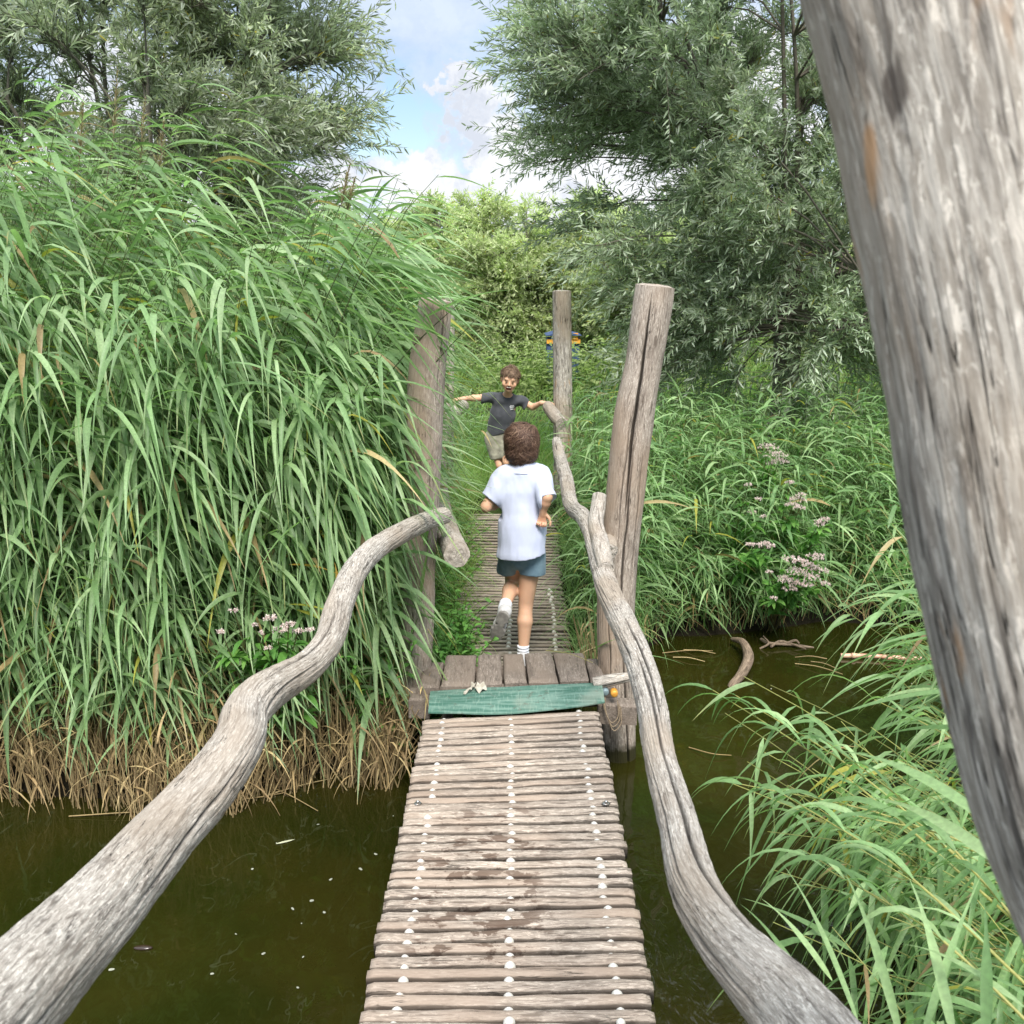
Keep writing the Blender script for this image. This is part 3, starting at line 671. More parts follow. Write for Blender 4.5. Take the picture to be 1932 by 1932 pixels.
lp_ = np.array(list(range(nu))+[i*nu+nu-1 for i in range(1, nv)]+[(nv-1)*nu+i for i in range(nu-2, -1, -1)]+[i*nu for i in range(nv-2, 0, -1)]); kk = len(lp_); a = np.arange(kk); c = (a+1) % kk
b.add(np.concatenate([A.reshape(-1, 3)[lp_], A2.reshape(-1, 3)[lp_]]), np.stack([a, c, c+kk, a+kk], 1))
gm = b.build('green_strip', M['mat'], plat, origin=(Tl+Br)/2); gm['label'] = 'worn green rubber strip across the front of the platform'
for px, py in ((838, 1338), (963, 1336), (971, 1337), (1109, 1322)):
    pass
b = B()
for (x0_, x1_, dx, ln, ph0) in ((888, 899, -6, .062, 0), (897, 914, 4, .050, 2)):
    pa = P(x0_, 1299, Y=4.60); pb = P(x1_, 1296, Y=4.60); us, vs = np.meshgrid(np.linspace(0, 1, 8), np.linspace(0, 1, 9))
    A = pa*(1-us[..., None])+pb*us[..., None]; A = A+np.stack([dx*.0035*vs+.010*np.sin(vs*5+ph0)*(1-us), .01-2.0*ln*vs*(1-.45*us), 0*vs], -1); A[..., 2] = .034+.007*np.sin(us*7+vs*9+ph0)-.006*vs
    b.add(A, grid_faces(9, 8, False))
tag(b.build('rag', M['rag'], origin=P(900, 1300, Y=4.58)), 'pale torn rag tucked under a board and hanging over the green strip', 'rag')
# ------------------------------------------------------------------ vegetation
def bases(n, xr, yr, keep=None):
    out_ = np.zeros((0, 3)); tries = 0
    while len(out_) < n and tries < 60:
        tries += 1
        x = rng.uniform(*xr, n*2); y = rng.uniform(*yr, n*2); z = ground_z(x, y); q = np.stack([x, y, z], 1)
        if keep is not None: q = q[keep(x, y)]
        out_ = np.concatenate([out_, q])
    return out_[:n]
inland = lambda x, y: edge(x, y) > .02
offdeck = lambda x, y: (np.abs(x) > .5) | (y > 9.3) | (y < 4.4)

# tall reed bed, combed over to one side by the wind
b = B()
def bed(n, xr, yr, hs, lean, keep=None, **k):
    q = bases(n, xr, yr, (lambda x, y: inland(x, y) & (x < -.66)) if keep is None else keep)
    H = np.interp(q[:, 0], [-4, -2.6, -2.2, -1.5, -1.0, -.6], [2.66, 2.62, 2.44, 2.24, 2.06, 1.86])*rng.uniform(*hs, len(q))*np.interp(q[:, 1], [4.6, 6.5], [1, 1.03])
    ln = np.stack([rng.uniform(*lean, len(q))*np.interp(q[:, 0], [-1.7, -1.0, -.6], [1, .5, .15]), rng.normal(-.12, .13, len(q)), -.10*np.ones(len(q))], 1)
    cl_ = vnoise(q*np.array([2.2, 1.6, 0])+5); H = H*(1+.09*cl_); ln[:, 0] *= 1+.55*vnoise(q*np.array([2.6, 2., 0])+11)
    reeds(b, q, H, ln, **k)
WIND = (1.0, -.35, 0); WINDF = (.55, -.55, 0)
bed(250, (-3.6, -.62), (4.55, 5.2), (.80, 1.02), (.25, .95), nleaf=17, LL=(.38, .70), LW=(.016, .034), wind=WINDF, droop=(1.2, 4.2), s0=.24)
bed(330, (-4.6, -.65), (5.1, 6.4), (.88, 1.12), (.3, 1.05), nleaf=16, LL=(.38, .68), LW=(.016, .034), wind=WIND, droop=(.8, 3.6), s0=.35)
bed(170, (-5.5, -.7), (6.3, 7.8), (.90, 1.15), (.3, 1.0), nleaf=13, LL=(.36, .62), LW=(.015, .030), wind=WIND, droop=(.5, 2.4), s0=.45)
# a fringe of shorter reeds in front of the bed
bed(150, (-3.4, -.66), (4.50, 4.80), (.35, .62), (.0, .35), nleaf=9, LL=(.26, .46), LW=(.014, .025), wind=(.5, -.35, 0), droop=(.8, 2.2), s0=.3)
# a few flowering plumes and taller stems above the bed
for (x, y, Y, hh) in ((150, 300, 5.6, .30), (215, 255, 5.8, .34), (265, 300, 5.6, .30), (300, 330, 5.9, .28), (645, 385, 5.6, .20), (655, 400, 5.7, .18)):
    tip = P(x, y, Y=Y); n = 90; s = rng.uniform(0, 1, n); st = tip+np.array([.05, 0, hh])*s[:, None]
    pa = np.stack([tip-(.25, 0, .9), tip-(.1, 0, .4), tip, tip+(.05, 0, hh)])[None]; stems(b, pa, .004, .0012, (.22, .19, .10), 4)
    az = rng.uniform(0, 2*pi, n); dv = np.stack([np.cos(az)*.5, np.sin(az)*.5, .9+0*az], 1)
    blades(b, st, dv, rng.uniform(.05, .16, n)*(1.1-s), .006, 1.0, 4, pal(n, [(.34, .27, .17), (.26, .18, .12), (.40, .34, .24)]), (.4, 0, 0), prof_grass, None)
def arc(x0, y0, D0, x1, y1, D1, w=.03, rise=.22, c=None):
    a0, a1 = P(x0, y0, Y=D0), P(x1, y1, Y=D1); L = np.linalg.norm(a1-a0)
    blades(b, a0[None], (a1-a0+np.array([0, 0, rise*L]))[None], L*1.05, w, rise*2.2, 12, pal(1, REED[1:], .1) if c is None else c, (0, 0, 0), prof_reed, .14, rng.normal(.2, .3, 1))
for q_ in [(690, 480, 4.9, 960, 610, 4.8), (740, 500, 4.8, 940, 690, 4.7), (730, 470, 5.0, 880, 640, 4.8), (720, 520, 4.8, 890, 590, 4.7), (760, 560, 4.7, 905, 760, 4.6), (700, 560, 4.7, 840, 760, 4.6), (780, 540, 4.8, 930, 600, 4.7), (745, 520, 4.75, 850, 640, 4.7), (760, 530, 4.75, 875, 620, 4.7), (730, 560, 4.7, 860, 680, 4.65), (750, 600, 4.7, 850, 740, 4.6), (700, 520, 4.8, 845, 570, 4.7), (770, 570, 4.75, 840, 700, 4.7), (720, 620, 4.65, 835, 780, 4.6), (765, 545, 4.72, 915, 650, 4.65), (740, 590, 4.7, 900, 690, 4.6), (790, 560, 4.7, 870, 760, 4.65), (690, 600, 4.6, 850, 700, 4.6), (700, 680, 4.6, 820, 850, 4.5), (715, 440, 4.9, 850, 520, 4.8), (640, 470, 4.8, 800, 640, 4.7),
           (720, 730, 4.6, 805, 900, 4.5), (750, 480, 4.9, 860, 425, 4.8), (800, 600, 4.75, 960, 545, 4.7), (60, 470, 4.6, 5, 290, 4.5), (240, 480, 4.7, 380, 298, 4.6), (130, 420, 4.6, 300, 310, 4.5), (90, 400, 4.7, 5, 310, 4.6)]: arc(*q_)
for (x0, y0, x1, y1) in ((690, 760, 880, 560), (600, 720, 740, 400), (560, 700, 700, 400), (740, 800, 900, 600)):
    stems(b, spline([P(x0, y0, Y=4.9), P((x0+x1)/2-5, (y0+y1)/2-8, Y=4.85), P(x1, y1, Y=4.8)], 8)[None], .004, .0015, (.10, .12, .05), 4)
tag(b.build('reed_bed', M['reed'], origin=(-2, 5.3, -.3)), 'tall dense reed bed bending over in the wind, growing from the bank beside the bridge', 'reeds', kind='stuff')

# straw coloured stalks at the foot of the reeds
b = B()
def straw(n, xr, yr, L=(.25, .6), keep=inland, tilt=.20, zoff=0):
    q = bases(n, xr, yr, keep); q[:, 2] = np.maximum(q[:, 2], WZ-.03)+zoff
    dv = np.stack([rng.normal(.05, tilt, n), rng.normal(-.15, tilt, n), np.ones(n)], 1); LL_ = rng.uniform(*L, n)
    path = np.stack([q+nrm(dv)*(LL_*s)[:, None]+np.array([0, 0, -.12])*(s*s)*LL_[:, None] for s in (0, .33, .66, 1)], 1)
    stems(b, path, rng.uniform(.002, .005, n), .0015, pal(n, STRAW+[(.5, .38, .2)], .3), 4)
    m_ = n//3; i = rng.choice(n, m_); s = rng.uniform(.3, 1, m_)[:, None]
    blades(b, q[i]+nrm(dv[i])*LL_[i][:, None]*s, np.stack([rng.normal(0, 1, m_), rng.normal(-.4, .7, m_), rng.uniform(-.2, .7, m_)], 1), rng.uniform(.12, .32, m_), rng.uniform(.006, .014, m_), rng.uniform(1, 3.5, m_), 6, pal(m_, STRAW, .3), (0, 0, 0), prof_reed, .2)
straw(2300, (-3.6, -.5), (4.25, 4.95), (.25, .60), keep=lambda x, y: edge(x, y) > -.16)
straw(160, (-.75, -.42), (4.5, 4.8), (.2, .45))
straw(520, (.75, 4.6), (6.3, 7.4), (.15, .42))
straw(60, (.44, .75), (5.05, 5.9), (.3, .6))
tag(b.build('dry_reed_stalks', M['straw'], origin=(-2, 4.6, -.4)), 'dry straw coloured reed stalks along the waterline', 'dead reeds', kind='stuff')

# grass and low reeds on the far banks
GR = [(.19, .33, .11), (.25, .41, .15), (.14, .26, .09), (.33, .47, .19)]
GR2 = [(.22, .36, .09), (.17, .31, .075), (.29, .42, .13), (.27, .34, .11)]
b = B()
def tufts(n, xr, yr, L, Wd, droop, cols, keep=inland, wind=(.2, -.2, 0), K=6, spread=.55, zfrac=0.0):
    q = bases(n, xr, yr, keep); n = len(q); az = rng.uniform(0, 2*pi, n); sp = rng.uniform(.05, spread, n)
    dv = np.stack([np.cos(az)*sp, np.sin(az)*sp, np.ones(n)], 1)
    q = q+np.stack([0*az, 0*az, rng.uniform(0, 1, n)*zfrac], 1)
    blades(b, q, dv, rng.uniform(*L, n), rng.uniform(*Wd, n), rng.uniform(*droop, n), K, pal(n, cols, .25), wind, prof_grass, None, rng.normal(0, .5, n))
kr = lambda x, y: inland(x, y) & (x > .52) & (np.hypot(x-.53, y-YP) > .12)
REED2 = [(.21, .35, .14), (.28, .43, .19), (.15, .27, .11), (.36, .50, .24)]
def low(n, xr, yr, H, cols=REED2, keep=kr, nleaf=9, LL=(.20, .42), LW=(.011, .023), wind=(.15, -.35, 0), lean=.18, **k):
    q = bases(n, xr, yr, keep); n = len(q)
    reeds(b, q, rng.uniform(*H, n), np.stack([rng.normal(.05, lean, n), rng.normal(-.12, lean, n), 0*q[:, 0]], 1), nleaf, LL, LW, wind, cols, s0=.15, droop=(.7, 2.0), K=6, stemr=.003, basecol=(.2, .2, .08), dry=.02, **k)
low(780, (.55, 3.8), (5.6, 8.2), (.72, 1.25))
low(620, (1.0, 5.5), (8.0, 10.6), (.7, 1.15))
low(260, (3.2, 7.5), (7.0, 10.5), (.8, 1.25))
tufts(9000, (.52, 5.5), (5.5, 9.5), (.3, .75), (.005, .011), (.6, 2.2), GR, kr)
low(200, (.9, 3.2), (6.5, 7.3), (.35, .7))
tag(b.build('bank_reeds', M['grass'], origin=(2.5, 8, -.1)), 'mass of low green reeds and grass on the bank beyond the water', 'reeds', kind='stuff')

b = B()
kp = lambda x, y: inland(x, y) & ((np.abs(x) > .46) | (y > 9.2)) 
strip_l = lambda x, y: (x > -.95) & (x < -.34) & (y > 5.1) & (y < 9.2)
strip_r = lambda x, y: (x > .42) & (x < .95) & (y > 5.3) & (y < 9.2) & inland(x, y)
tufts(4200, (-.95, -.34), (5.1, 9.2), (.22, .60), (.005, .010), (.8, 2.6), GR2, strip_l, (.35, -.2, 0), spread=.8)
tufts(2600, (.42, .95), (5.4, 9.2), (.22, .6), (.004, .009), (.8, 2.4), GR, strip_r, (-.15, -.2, 0), spread=.7)
low(70, (-.9, -.5), (5.6, 8.6), (.5, .95), keep=strip_l, nleaf=8, cols=GR, LL=(.2, .4), LW=(.007, .014), wind=(.5, -.2, 0))
low(110, (.5, .95), (5.7, 9.0), (.55, 1.0), keep=strip_r, nleaf=8, LL=(.2, .4), LW=(.007, .014), wind=(-.1, -.25, 0))
patch = lambda x, y: kp(x, y) & (fbm(np.stack([x*.9, y*.9, 0*x], -1), 3) > -.5)
tufts(11000, (-3.2, 2.8), (9.0, 13), (.16, .42), (.005, .011), (.5, 2.4), GR2, patch, (.2, -.15, 0), 5, .9)
tufts(3000, (-.7, .9), (8.9, 12), (.10, .3), (.006, .014), (.5, 2.4), GR2, patch, (.1, -.15, 0), 5, 1.1)
tufts(9000, (-6, 7), (12, 20), (.25, .55), (.010, .02), (.5, 2.0), GR2+[(.26, .30, .11)], inland, (.2, -.1, 0), 4, .9)
tufts(5000, (-11, 14), (18, 34), (.35, .7), (.02, .04), (.4, 1.6), GR2, inland, (.2, 0, 0), 3, .9)
low(150, (-1.6, 2.0), (9.6, 13.5), (.45, .8), keep=lambda x, y: (np.abs(x-.0) > .30) & (y > 9.4), nleaf=7, LL=(.2, .36), LW=(.010, .018))
tufts(3000, (3.0, 9.0), (8, 12.5), (.4, .9), (.006, .014), (.6, 2.0), GR2, kr)
low(200, (2.2, 7.5), (10.0, 13.0), (.7, 1.1), cols=GR2)
tag(b.build('grass', M['grass'], origin=(0, 10, 0)), 'bright green grass along the path beyond the bridge and beside the deck', 'grass', kind='stuff')

# broad leaved herbs
def leafy(b, q, H, nl, LL, LW, cols, lean=.15, stemc=(.12, .2, .05), s0=.15, droop=(.6, 1.8)):
    n = len(q); ln = np.stack([rng.normal(0, lean, n), rng.normal(-.08, lean, n), 0*H], 1)
    f = lambda s: q+np.outer(H*s, [0, 0, 1])+ln*(s**1.5)[:, None]
    stems(b, np.stack([f(np.full(n, k)) for k in np.linspace(0, 1, 6)], 1), .0035, .002, stemc, 5)
    az = rng.uniform(0, 2*pi, n)
    for j in range(nl):
        s = np.full(n, s0+(1-s0)*(j+.5)/nl)+rng.uniform(-.02, .02, n); p_ = f(s); sc = (1.15-.6*s)
        for w in (0, pi):
            a = az+w+j*pi/2*1.1+rng.normal(0, .25, n); dv = np.stack([np.cos(a), np.sin(a), rng.uniform(.2, .9, n)], 1)
            blades(b, p_, dv, rng.uniform(*LL, n)*sc, rng.uniform(*LW, n)*sc, rng.uniform(*droop, n), 6, pal(n, cols, .2), (0, 0, 0), prof_leaf, .12, rng.normal(0, .3, n))
NET = [(.15, .34, .07), (.20, .42, .10), (.10, .25, .06)]
b = B()
q = bases(110, (-.54, -.29), (5.12, 6.1), lambda x, y: y > 5.05); q[:, 2] = np.maximum(q[:, 2], WZ+.02); leafy(b, q, rng.uniform(.40, .74, len(q))*np.interp(q[:, 0], [-.54, -.3], [1.05, .72]), 9, (.06, .11), (.025, .042), NET)
q = bases(60, (-.62, -.40), (6.0, 8.4), lambda x, y: y > 5.3); q[:, 2] = np.maximum(q[:, 2], -.45); leafy(b, q, rng.uniform(.25, .5, len(q)), 8, (.06, .10), (.022, .036), NET)
q = bases(26, (-.72, -.48), (4.72, 5.2), lambda x, y: y > 4.7); leafy(b, q, rng.uniform(.3, .8, len(q)), 7, (.06, .11), (.022, .036), NET)
tag(b.build('leafy_herbs', M['grass'], origin=(-.5, 5.5, -.3)), 'bright green nettle like herbs crowding the deck edge behind the half hidden post', 'herbs', kind='stuff')

# reeds leaning over the water from the near bank
b = B(); n = 120
q = np.stack([rng.uniform(1.8, 3.2, n), rng.uniform(1.9, 3.9, n), np.full(n, WZ-.02)], 1)
H = rng.uniform(.65, 1.15, n); ln = np.stack([rng.uniform(-1.25, -.35, n), rng.normal(-.05, .25, n), rng.uniform(-.35, .05, n)], 1)
NEARR = [(.19, .32, .12), (.26, .41, .17), (.14, .25, .09), (.34, .47, .22)]
kw = dict(cols=NEARR, stemcol=(.38, .38, .14), basecol=(.42, .34, .15), stemr=.0042)
reeds(b, q, H, ln, 11, (.26, .46), (.012, .023), (-.45, -.15, 0), s0=.3, droop=(1.4, 3.2), dry=.05, **kw)
n = 60
q = np.stack([rng.uniform(1.35, 2.3, n), rng.uniform(1.5, 2.7, n), np.full(n, WZ-.02)], 1)
reeds(b, q, rng.uniform(.35, .8, n), np.stack([rng.uniform(-.6, -.05, n), rng.normal(0, .15, n), 0*q[:, 0]], 1), 9, (.25, .45), (.013, .024), (-.2, 0, 0), s0=.1, droop=(.6, 1.8), **kw)
def stalk(x0, y0, D0, x1, y1, D1, nl, sd, hang=1):
    """one long arching stalk between two picked points, leaves hanging from it"""
    a0 = P(x0, y0, Y=D0); a1 = P(x1, y1, Y=D1); pts = spline([a0, a0*.5+a1*.5+np.array([0, 0, .05]), a1], 12); stems(b, pts[None], .0045, .0015, (.45, .43, .15), 5)
    s = np.linspace(.25, 1, nl); i = (s*11).astype(int); pp = pts[i]; T = nrm(a1-a0); n_ = len(pp); side = rng.choice([-1, 1], n_)
    dv = T*.7+np.stack([0*s, side*.35, rng.uniform(-.1, .5, n_)], 1)
    blades(b, pp, dv, rng.uniform(.22, .42, n_), rng.uniform(.012, .024, n_), rng.uniform(1.6, 3.4, n_)*hang, 9, pal(n_, NEARR), (0, 0, 0), prof_reed, .16, rng.normal(0, .4, n_))
n = 110
q = np.stack([rng.uniform(1.55, 2.3, n), rng.uniform(2.0, 3.5, n), np.full(n, WZ-.02)], 1)
reeds(b, q, rng.uniform(.55, .95, n), np.stack([rng.uniform(-.85, -.3, n), rng.normal(0, .2, n), rng.uniform(-.15, 0, n)], 1), 10, (.28, .50), (.013, .024), (-.25, -.1, 0), s0=.25, droop=(2.2, 5.0), **kw)
n = 50
q = np.stack([rng.uniform(1.15, 1.9, n), rng.uniform(1.5, 2.6, n), np.full(n, WZ-.02)], 1)
reeds(b, q, rng.uniform(.3, .62, n), np.stack([rng.uniform(-.4, .0, n), rng.normal(0, .15, n), 0*q[:, 0]], 1), 9, (.25, .45), (.012, .022), (-.1, 0, 0), s0=.08, droop=(.5, 1.8), **kw)
n = 90
q = np.stack([rng.uniform(2.15, 3.4, n), rng.uniform(3.4, 5.2, n), np.full(n, WZ-.02)], 1)
reeds(b, q, rng.uniform(.9, 1.5, n), np.stack([rng.uniform(-.75, -.2, n), rng.normal(0, .2, n), rng.uniform(-.15, 0, n)], 1), 12, (.28, .50), (.015, .028), (-.4, -.15, 0), s0=.2, droop=(.6, 2.6), **kw)
stalk(1940, 1760, 2.4, 1345, 1302, 3.5, 13, 1); stalk(1900, 1700, 2.5, 1388, 1312, 3.45, 11, 2); stalk(1960, 1660, 2.7, 1400, 1480, 2.9, 12, 3, .8)
stalk(1980, 1900, 2.0, 1480, 1500, 2.7, 12, 4); stalk(1990, 1820, 2.1, 1560, 1400, 3.0, 12, 5); stalk(2000, 1560, 2.9, 1650, 1320, 3.6, 8, 6)
stalk(1990, 1980, 1.9, 1560, 1640, 2.3, 10, 7); stalk(2010, 1700, 2.4, 1620, 1540, 2.6, 10, 8)
# broad leaves streaming in from beside the leaning post
def broad(lst, W_=.03, col=None):
    for (x0, y0, D0, x1, y1, D1, w) in lst:
        a0 = P(x0, y0, Y=D0); a1 = P(x1, y1, Y=D1); L = np.linalg.norm(a1-a0)
        blades(b, a0[None], (a1-a0+np.array([0, 0, .22*L]))[None], L*1.04, w*.8, .55, 12, pal(1, NEARR[1:] if col is None else col, .1), (0, 0, 0), prof_reed, .14, rng.normal(.2, .25, 1))
broad([(1830, 1190, 2.2, 1530, 1300, 2.6, .030), (1840, 1240, 2.1, 1560, 1330, 2.5, .028), (1850, 1300, 2.0, 1500, 1395, 2.4, .030), (1850, 1260, 2.2, 1600, 1440, 2.5, .03),
       (1880, 1560, 1.8, 1590, 1410, 2.2, .034), (1900, 1640, 1.7, 1640, 1500, 2.1, .032), (1790, 1060, 2.5, 1760, 1290, 2.5, .026), (1780, 1030, 2.6, 1630, 1070, 2.9, .022),
       (1790, 1130, 2.4, 1560, 1140, 2.8, .02), (1860, 1380, 2.0, 1640, 1400, 2.3, .026), (1960, 1480, 2.0, 1600, 1560, 2.3, .022), (1560, 1932, 1.7, 1400, 1700, 2.1, .020), (1700, 1960, 1.6, 1600, 1640, 1.9, .022),
       (1800, 1960, 1.5, 1720, 1650, 1.8, .024), (1740, 1960, 1.6, 1850, 1640, 1.8, .02), (1932, 1900, 1.4, 1700, 1780, 1.7, .02), (1620, 1932, 1.7, 1480, 1620, 2.1, .018), (1860, 1960, 1.4, 1860, 1700, 1.6, .024), (1570, 1850, 1.8, 1440, 1690, 2.0, .018)])
tag(b.build('overhanging_reeds', M['reed'], origin=(2, 3, -.5)), 'green reeds with yellow stalks leaning over the water beside the leaning post', 'reeds', kind='stuff')

# ------------------------------------------------------------------ willows
def willow(name, base, stemsN, crown, ncl, ntw, nleaf, leafL, leafW, cols, barkcol, label, cat='tree', group=None, trunk=(.11, .9), seed=1, twigL=(.35, .65), leafmat_='willow', simple_leaf=False, bias=.33, droopy=.5, brush=.45):
    r = np.random.default_rng(seed); base = np.asarray(base, float)
    root = empty(name, base, label, cat, group)
    cen = [np.array(c[0], float) for c in crown]; rad = [np.array(c[1], float) for c in crown]; wt = np.array([np.prod(c)**.7 for c in rad]); wt /= wt.sum()
    top = base+np.array([0, 0, trunk[1]])
    # stems
    bt = B(); tr = []
    tp = np.array([base+np.array([0, 0, -.15]), base+np.array([.01, 0, trunk[1]*.5]), top]); 
    log_mesh(bt, tp, [trunk[0]*1.25, trunk[0], trunk[0]*1.05], nr=28, step=.05, cracks=0, lump=.12, fibre=.01, col=barkcol, seed=seed, caps=False)
    allp = []
    for k in range(stemsN):
        i = r.choice(len(cen), p=wt); dd = nrm(r.normal(size=3)); dd[2] = abs(dd[2])*.8+.25; tgt = cen[i]+dd*rad[i]*r.uniform(.6, .85)
        mid = top*.55+tgt*.45+np.array([*(r.normal(size=2)*.12), .25]); pa = spline([top+np.array([*(r.normal(size=2)*trunk[0]*.5), -.15]), top*.8+mid*.2+np.array([0, 0, .05]), mid, tgt], 16); allp.append(pa)
    allp = np.array(allp); stems(bt, allp, trunk[0]*r.uniform(.18, .38, stemsN), .010, np.asarray(barkcol)*.9, 7)
    # clusters
    nodes = allp[:, 3:].reshape(-1, 3)
    ci = r.choice(len(cen), ncl, p=wt); dd = nrm(r.normal(size=(ncl, 3))); rr = r.uniform(0, 1, ncl)**bias
    cc = np.array(cen)[ci]+dd*np.array(rad)[ci]*rr[:, None]
    gaps = fbm(cc*1.1+seed*9, 2); ok = (gaps > -.30) & (cc[:, 2] > base[2]+.2); cc = cc[ok]; ncl = len(cc)
    axis = base[None]+np.array([0, 0, 1.2]); outw = nrm(cc-(axis+(cc-axis)*np.array([0, 0, .35])))
    dist = np.linalg.norm((nodes[None]-cc[:, None])*np.array([1, 1, 1.0]), axis=2)+.8*np.maximum(nodes[None, :, 2]-cc[:, None, 2]+.15, 0); nb = nodes[np.argmin(dist, 1)]
    mid = (nb+cc)/2+np.array([0, 0, .10]); br = np.stack([nb, nb*.6+mid*.4, mid, mid*.45+cc*.55+np.array([0, 0, .04]), cc], 1); stems(bt, br, .012, .004, np.asarray(barkcol)*.9, 5)
    bt.build('trunk', M['bark'], root, origin=base)
    # twigs
    n = ncl*ntw; ic = np.repeat(np.arange(ncl), ntw); s = r.uniform(.35, 1, n)
    p0 = mid[ic]*(1-s[:, None])+cc[ic]*s[:, None]; bd = nrm(cc-nb)[ic]
    td = nrm(bd*.35+outw[ic]*brush+r.normal(size=(n, 3))*.42+np.array([0, 0, .28])); tl = r.uniform(*twigL, n)
    ks = np.linspace(0, 1, 5); drp = r.uniform(.1, droopy, n)
    f = lambda q_: p0+td*(tl*q_)[:, None]+np.array([0, 0, -1.0])*(drp*tl*q_**2)[:, None]
    bc = B(); stems(bc, np.stack([f(np.full(n, k)) for k in ks], 1), .0028, .0010, np.asarray(barkcol)*1.2, 3)
    clt = r.uniform(.72, 1.25, ncl)[ic]   # each bough has its own shade of leaf
    N = n*nleaf; it = np.repeat(np.arange(n), nleaf); sl = (np.tile(np.arange(nleaf), n)+r.uniform(0, 1, N))/nleaf*.92+.08
    q0 = p0[it]+td[it]*(tl[it]*sl)[:, None]+np.array([0, 0, -1.0])*(drp[it]*tl[it]*sl**2)[:, None]
    T = nrm(td[it]+np.array([0, 0, -2.0])*(drp[it]*sl)[:, None]); rv = r.normal(size=(N, 3)); rv = nrm(rv-T*np.sum(rv*T, 1, keepdims=True))
    dv = nrm(T*.75+rv*r.uniform(.45, .9, (N, 1))+np.array([0, 0, -.12])); L = r.uniform(*leafL, N)*(1-.35*sl**3); Wd = r.uniform(*leafW, N)
    cl = np.asarray(cols)[r.choice(len(cols), N)]*r.uniform(.75, 1.25, (N, 1))*clt[it][:, None]
    yl = r.uniform(0, 1, N) < .008; cl[yl] = (.38, .33, .06)
    sd_ = r.normal(size=(N, 3)); sd_ = nrm(np.cross(dv, sd_)); nn = np.cross(sd_, dv)
    if simple_leaf:
        V = np.stack([q0, q0+dv*(L*.45)[:, None]-sd_*(Wd/2)[:, None], q0+dv*L[:, None], q0+dv*(L*.45)[:, None]+sd_*(Wd/2)[:, None]], 1)
        F = np.arange(N*4).reshape(N, 4); bc.add(V.reshape(-1, 3), F, np.repeat(cl, 4, 0))
    else:
        c1 = (.30, 1.0), (.68, .72); bend = -nn*(L*.06)[:, None]
        V = [q0]
        for (a, w_) in c1:
            m_ = q0+dv*(L*a)[:, None]+bend*(4*a*(1-a)); V += [m_-sd_*(Wd*w_/2)[:, None], m_+sd_*(Wd*w_/2)[:, None]]
        V.append(q0+dv*L[:, None]+bend*-.5); V = np.stack(V, 1); o6 = (np.arange(N)*6)[:, None]
        bc.add(V.reshape(-1, 3), [np.array([[0, 1, 2]])+o6, np.array([[1, 3, 4, 2]])+o6, np.array([[3, 5, 4]])+o6], np.repeat(cl, 6, 0))
    bc.build('crown', M[leafmat_], root, origin=cen[0])
    return root
WL = [(.31, .38, .25), (.39, .46, .33), (.23, .29, .18), (.52, .58, .46)]
WL2 = [(.31, .36, .24), (.39, .44, .32), (.23, .27, .17), (.50, .54, .44)]
TR = P(1478, 760, Y=9.6); trx = TR[0]
willow('willow_tree', (trx, 9.6, ground_z(np.array([trx]), np.array([9.6]))[0]), 16,
       [((2.15, 9.2, 3.9), (2.35, 2.1, 2.0)), ((1.55, 8.9, 2.9), (1.45, 1.6, 1.15)), ((2.7, 9.2, 2.4), (1.7, 1.5, 1.4)), ((2.7, 9.1, 1.75), (1.2, 1.1, .7)), ((1.12, 9.0, 4.4), (1.45, 1.5, 1.6)), ((1.05, 8.8, 3.3), (1.15, 1.2, .85)), ((4.6, 9.6, 3.2), (1.6, 1.6, 2.2)), ((1.9, 8.9, 1.55), (1.0, .9, .7)), ((2.55, 9.0, 1.25), (1.3, .9, .45))],
       560, 20, 26, (.070, .112), (.0095, .0155), WL, (.17, .15, .12), 'large dense grey green willow with narrow leaves, rising from the reeds beyond the split post', trunk=(.12, 1.5), seed=5, twigL=(.35, .7), brush=.55)
willow('willow_tree', (-3.0, 8.3, -.05), 15,
       [((-3.1, 8.2, 3.9), (1.95, 1.7, 2.1)), ((-2.1, 8.0, 3.4), (1.05, 1.2, 1.25)), ((-4.6, 8.4, 3.3), (1.6, 1.6, 2.0)), ((-2.6, 8.2, 2.4), (1.2, 1.1, .8)), ((-1.75, 8.0, 4.6), (.7, .9, 1.2))],
       330, 20, 25, (.070, .112), (.0095, .0155), WL2, (.14, .13, .10), 'olive grey willow with thin outer sprays against the sky, standing behind the tall reed bed', trunk=(.13, 1.3), seed=9, twigL=(.4, .75), brush=.6, bias=.45)
# pale rounded willows in a row far off
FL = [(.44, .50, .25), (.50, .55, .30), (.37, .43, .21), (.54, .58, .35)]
def fartree(name, x, y, h, w, seed, label, cols=FL, ncl=190, ntw=14, nl=12):
    z = float(ground_z(np.array([x]), np.array([y]))[0])
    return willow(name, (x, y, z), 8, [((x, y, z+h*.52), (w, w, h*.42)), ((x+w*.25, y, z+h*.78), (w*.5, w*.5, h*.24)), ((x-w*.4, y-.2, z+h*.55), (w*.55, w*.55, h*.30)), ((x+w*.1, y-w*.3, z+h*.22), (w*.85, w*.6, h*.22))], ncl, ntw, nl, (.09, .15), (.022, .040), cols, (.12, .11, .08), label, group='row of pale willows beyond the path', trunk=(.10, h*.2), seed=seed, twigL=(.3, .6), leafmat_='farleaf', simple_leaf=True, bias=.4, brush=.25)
protos = [fartree('far_willow', -1.9, 21.0, 3.05, 1.2, 51, 'x'), fartree('far_willow', .05, 20.4, 3.0, 1.3, 52, 'x'), fartree('far_willow', -.9, 22.5, 3.35, 1.2, 53, 'x')]
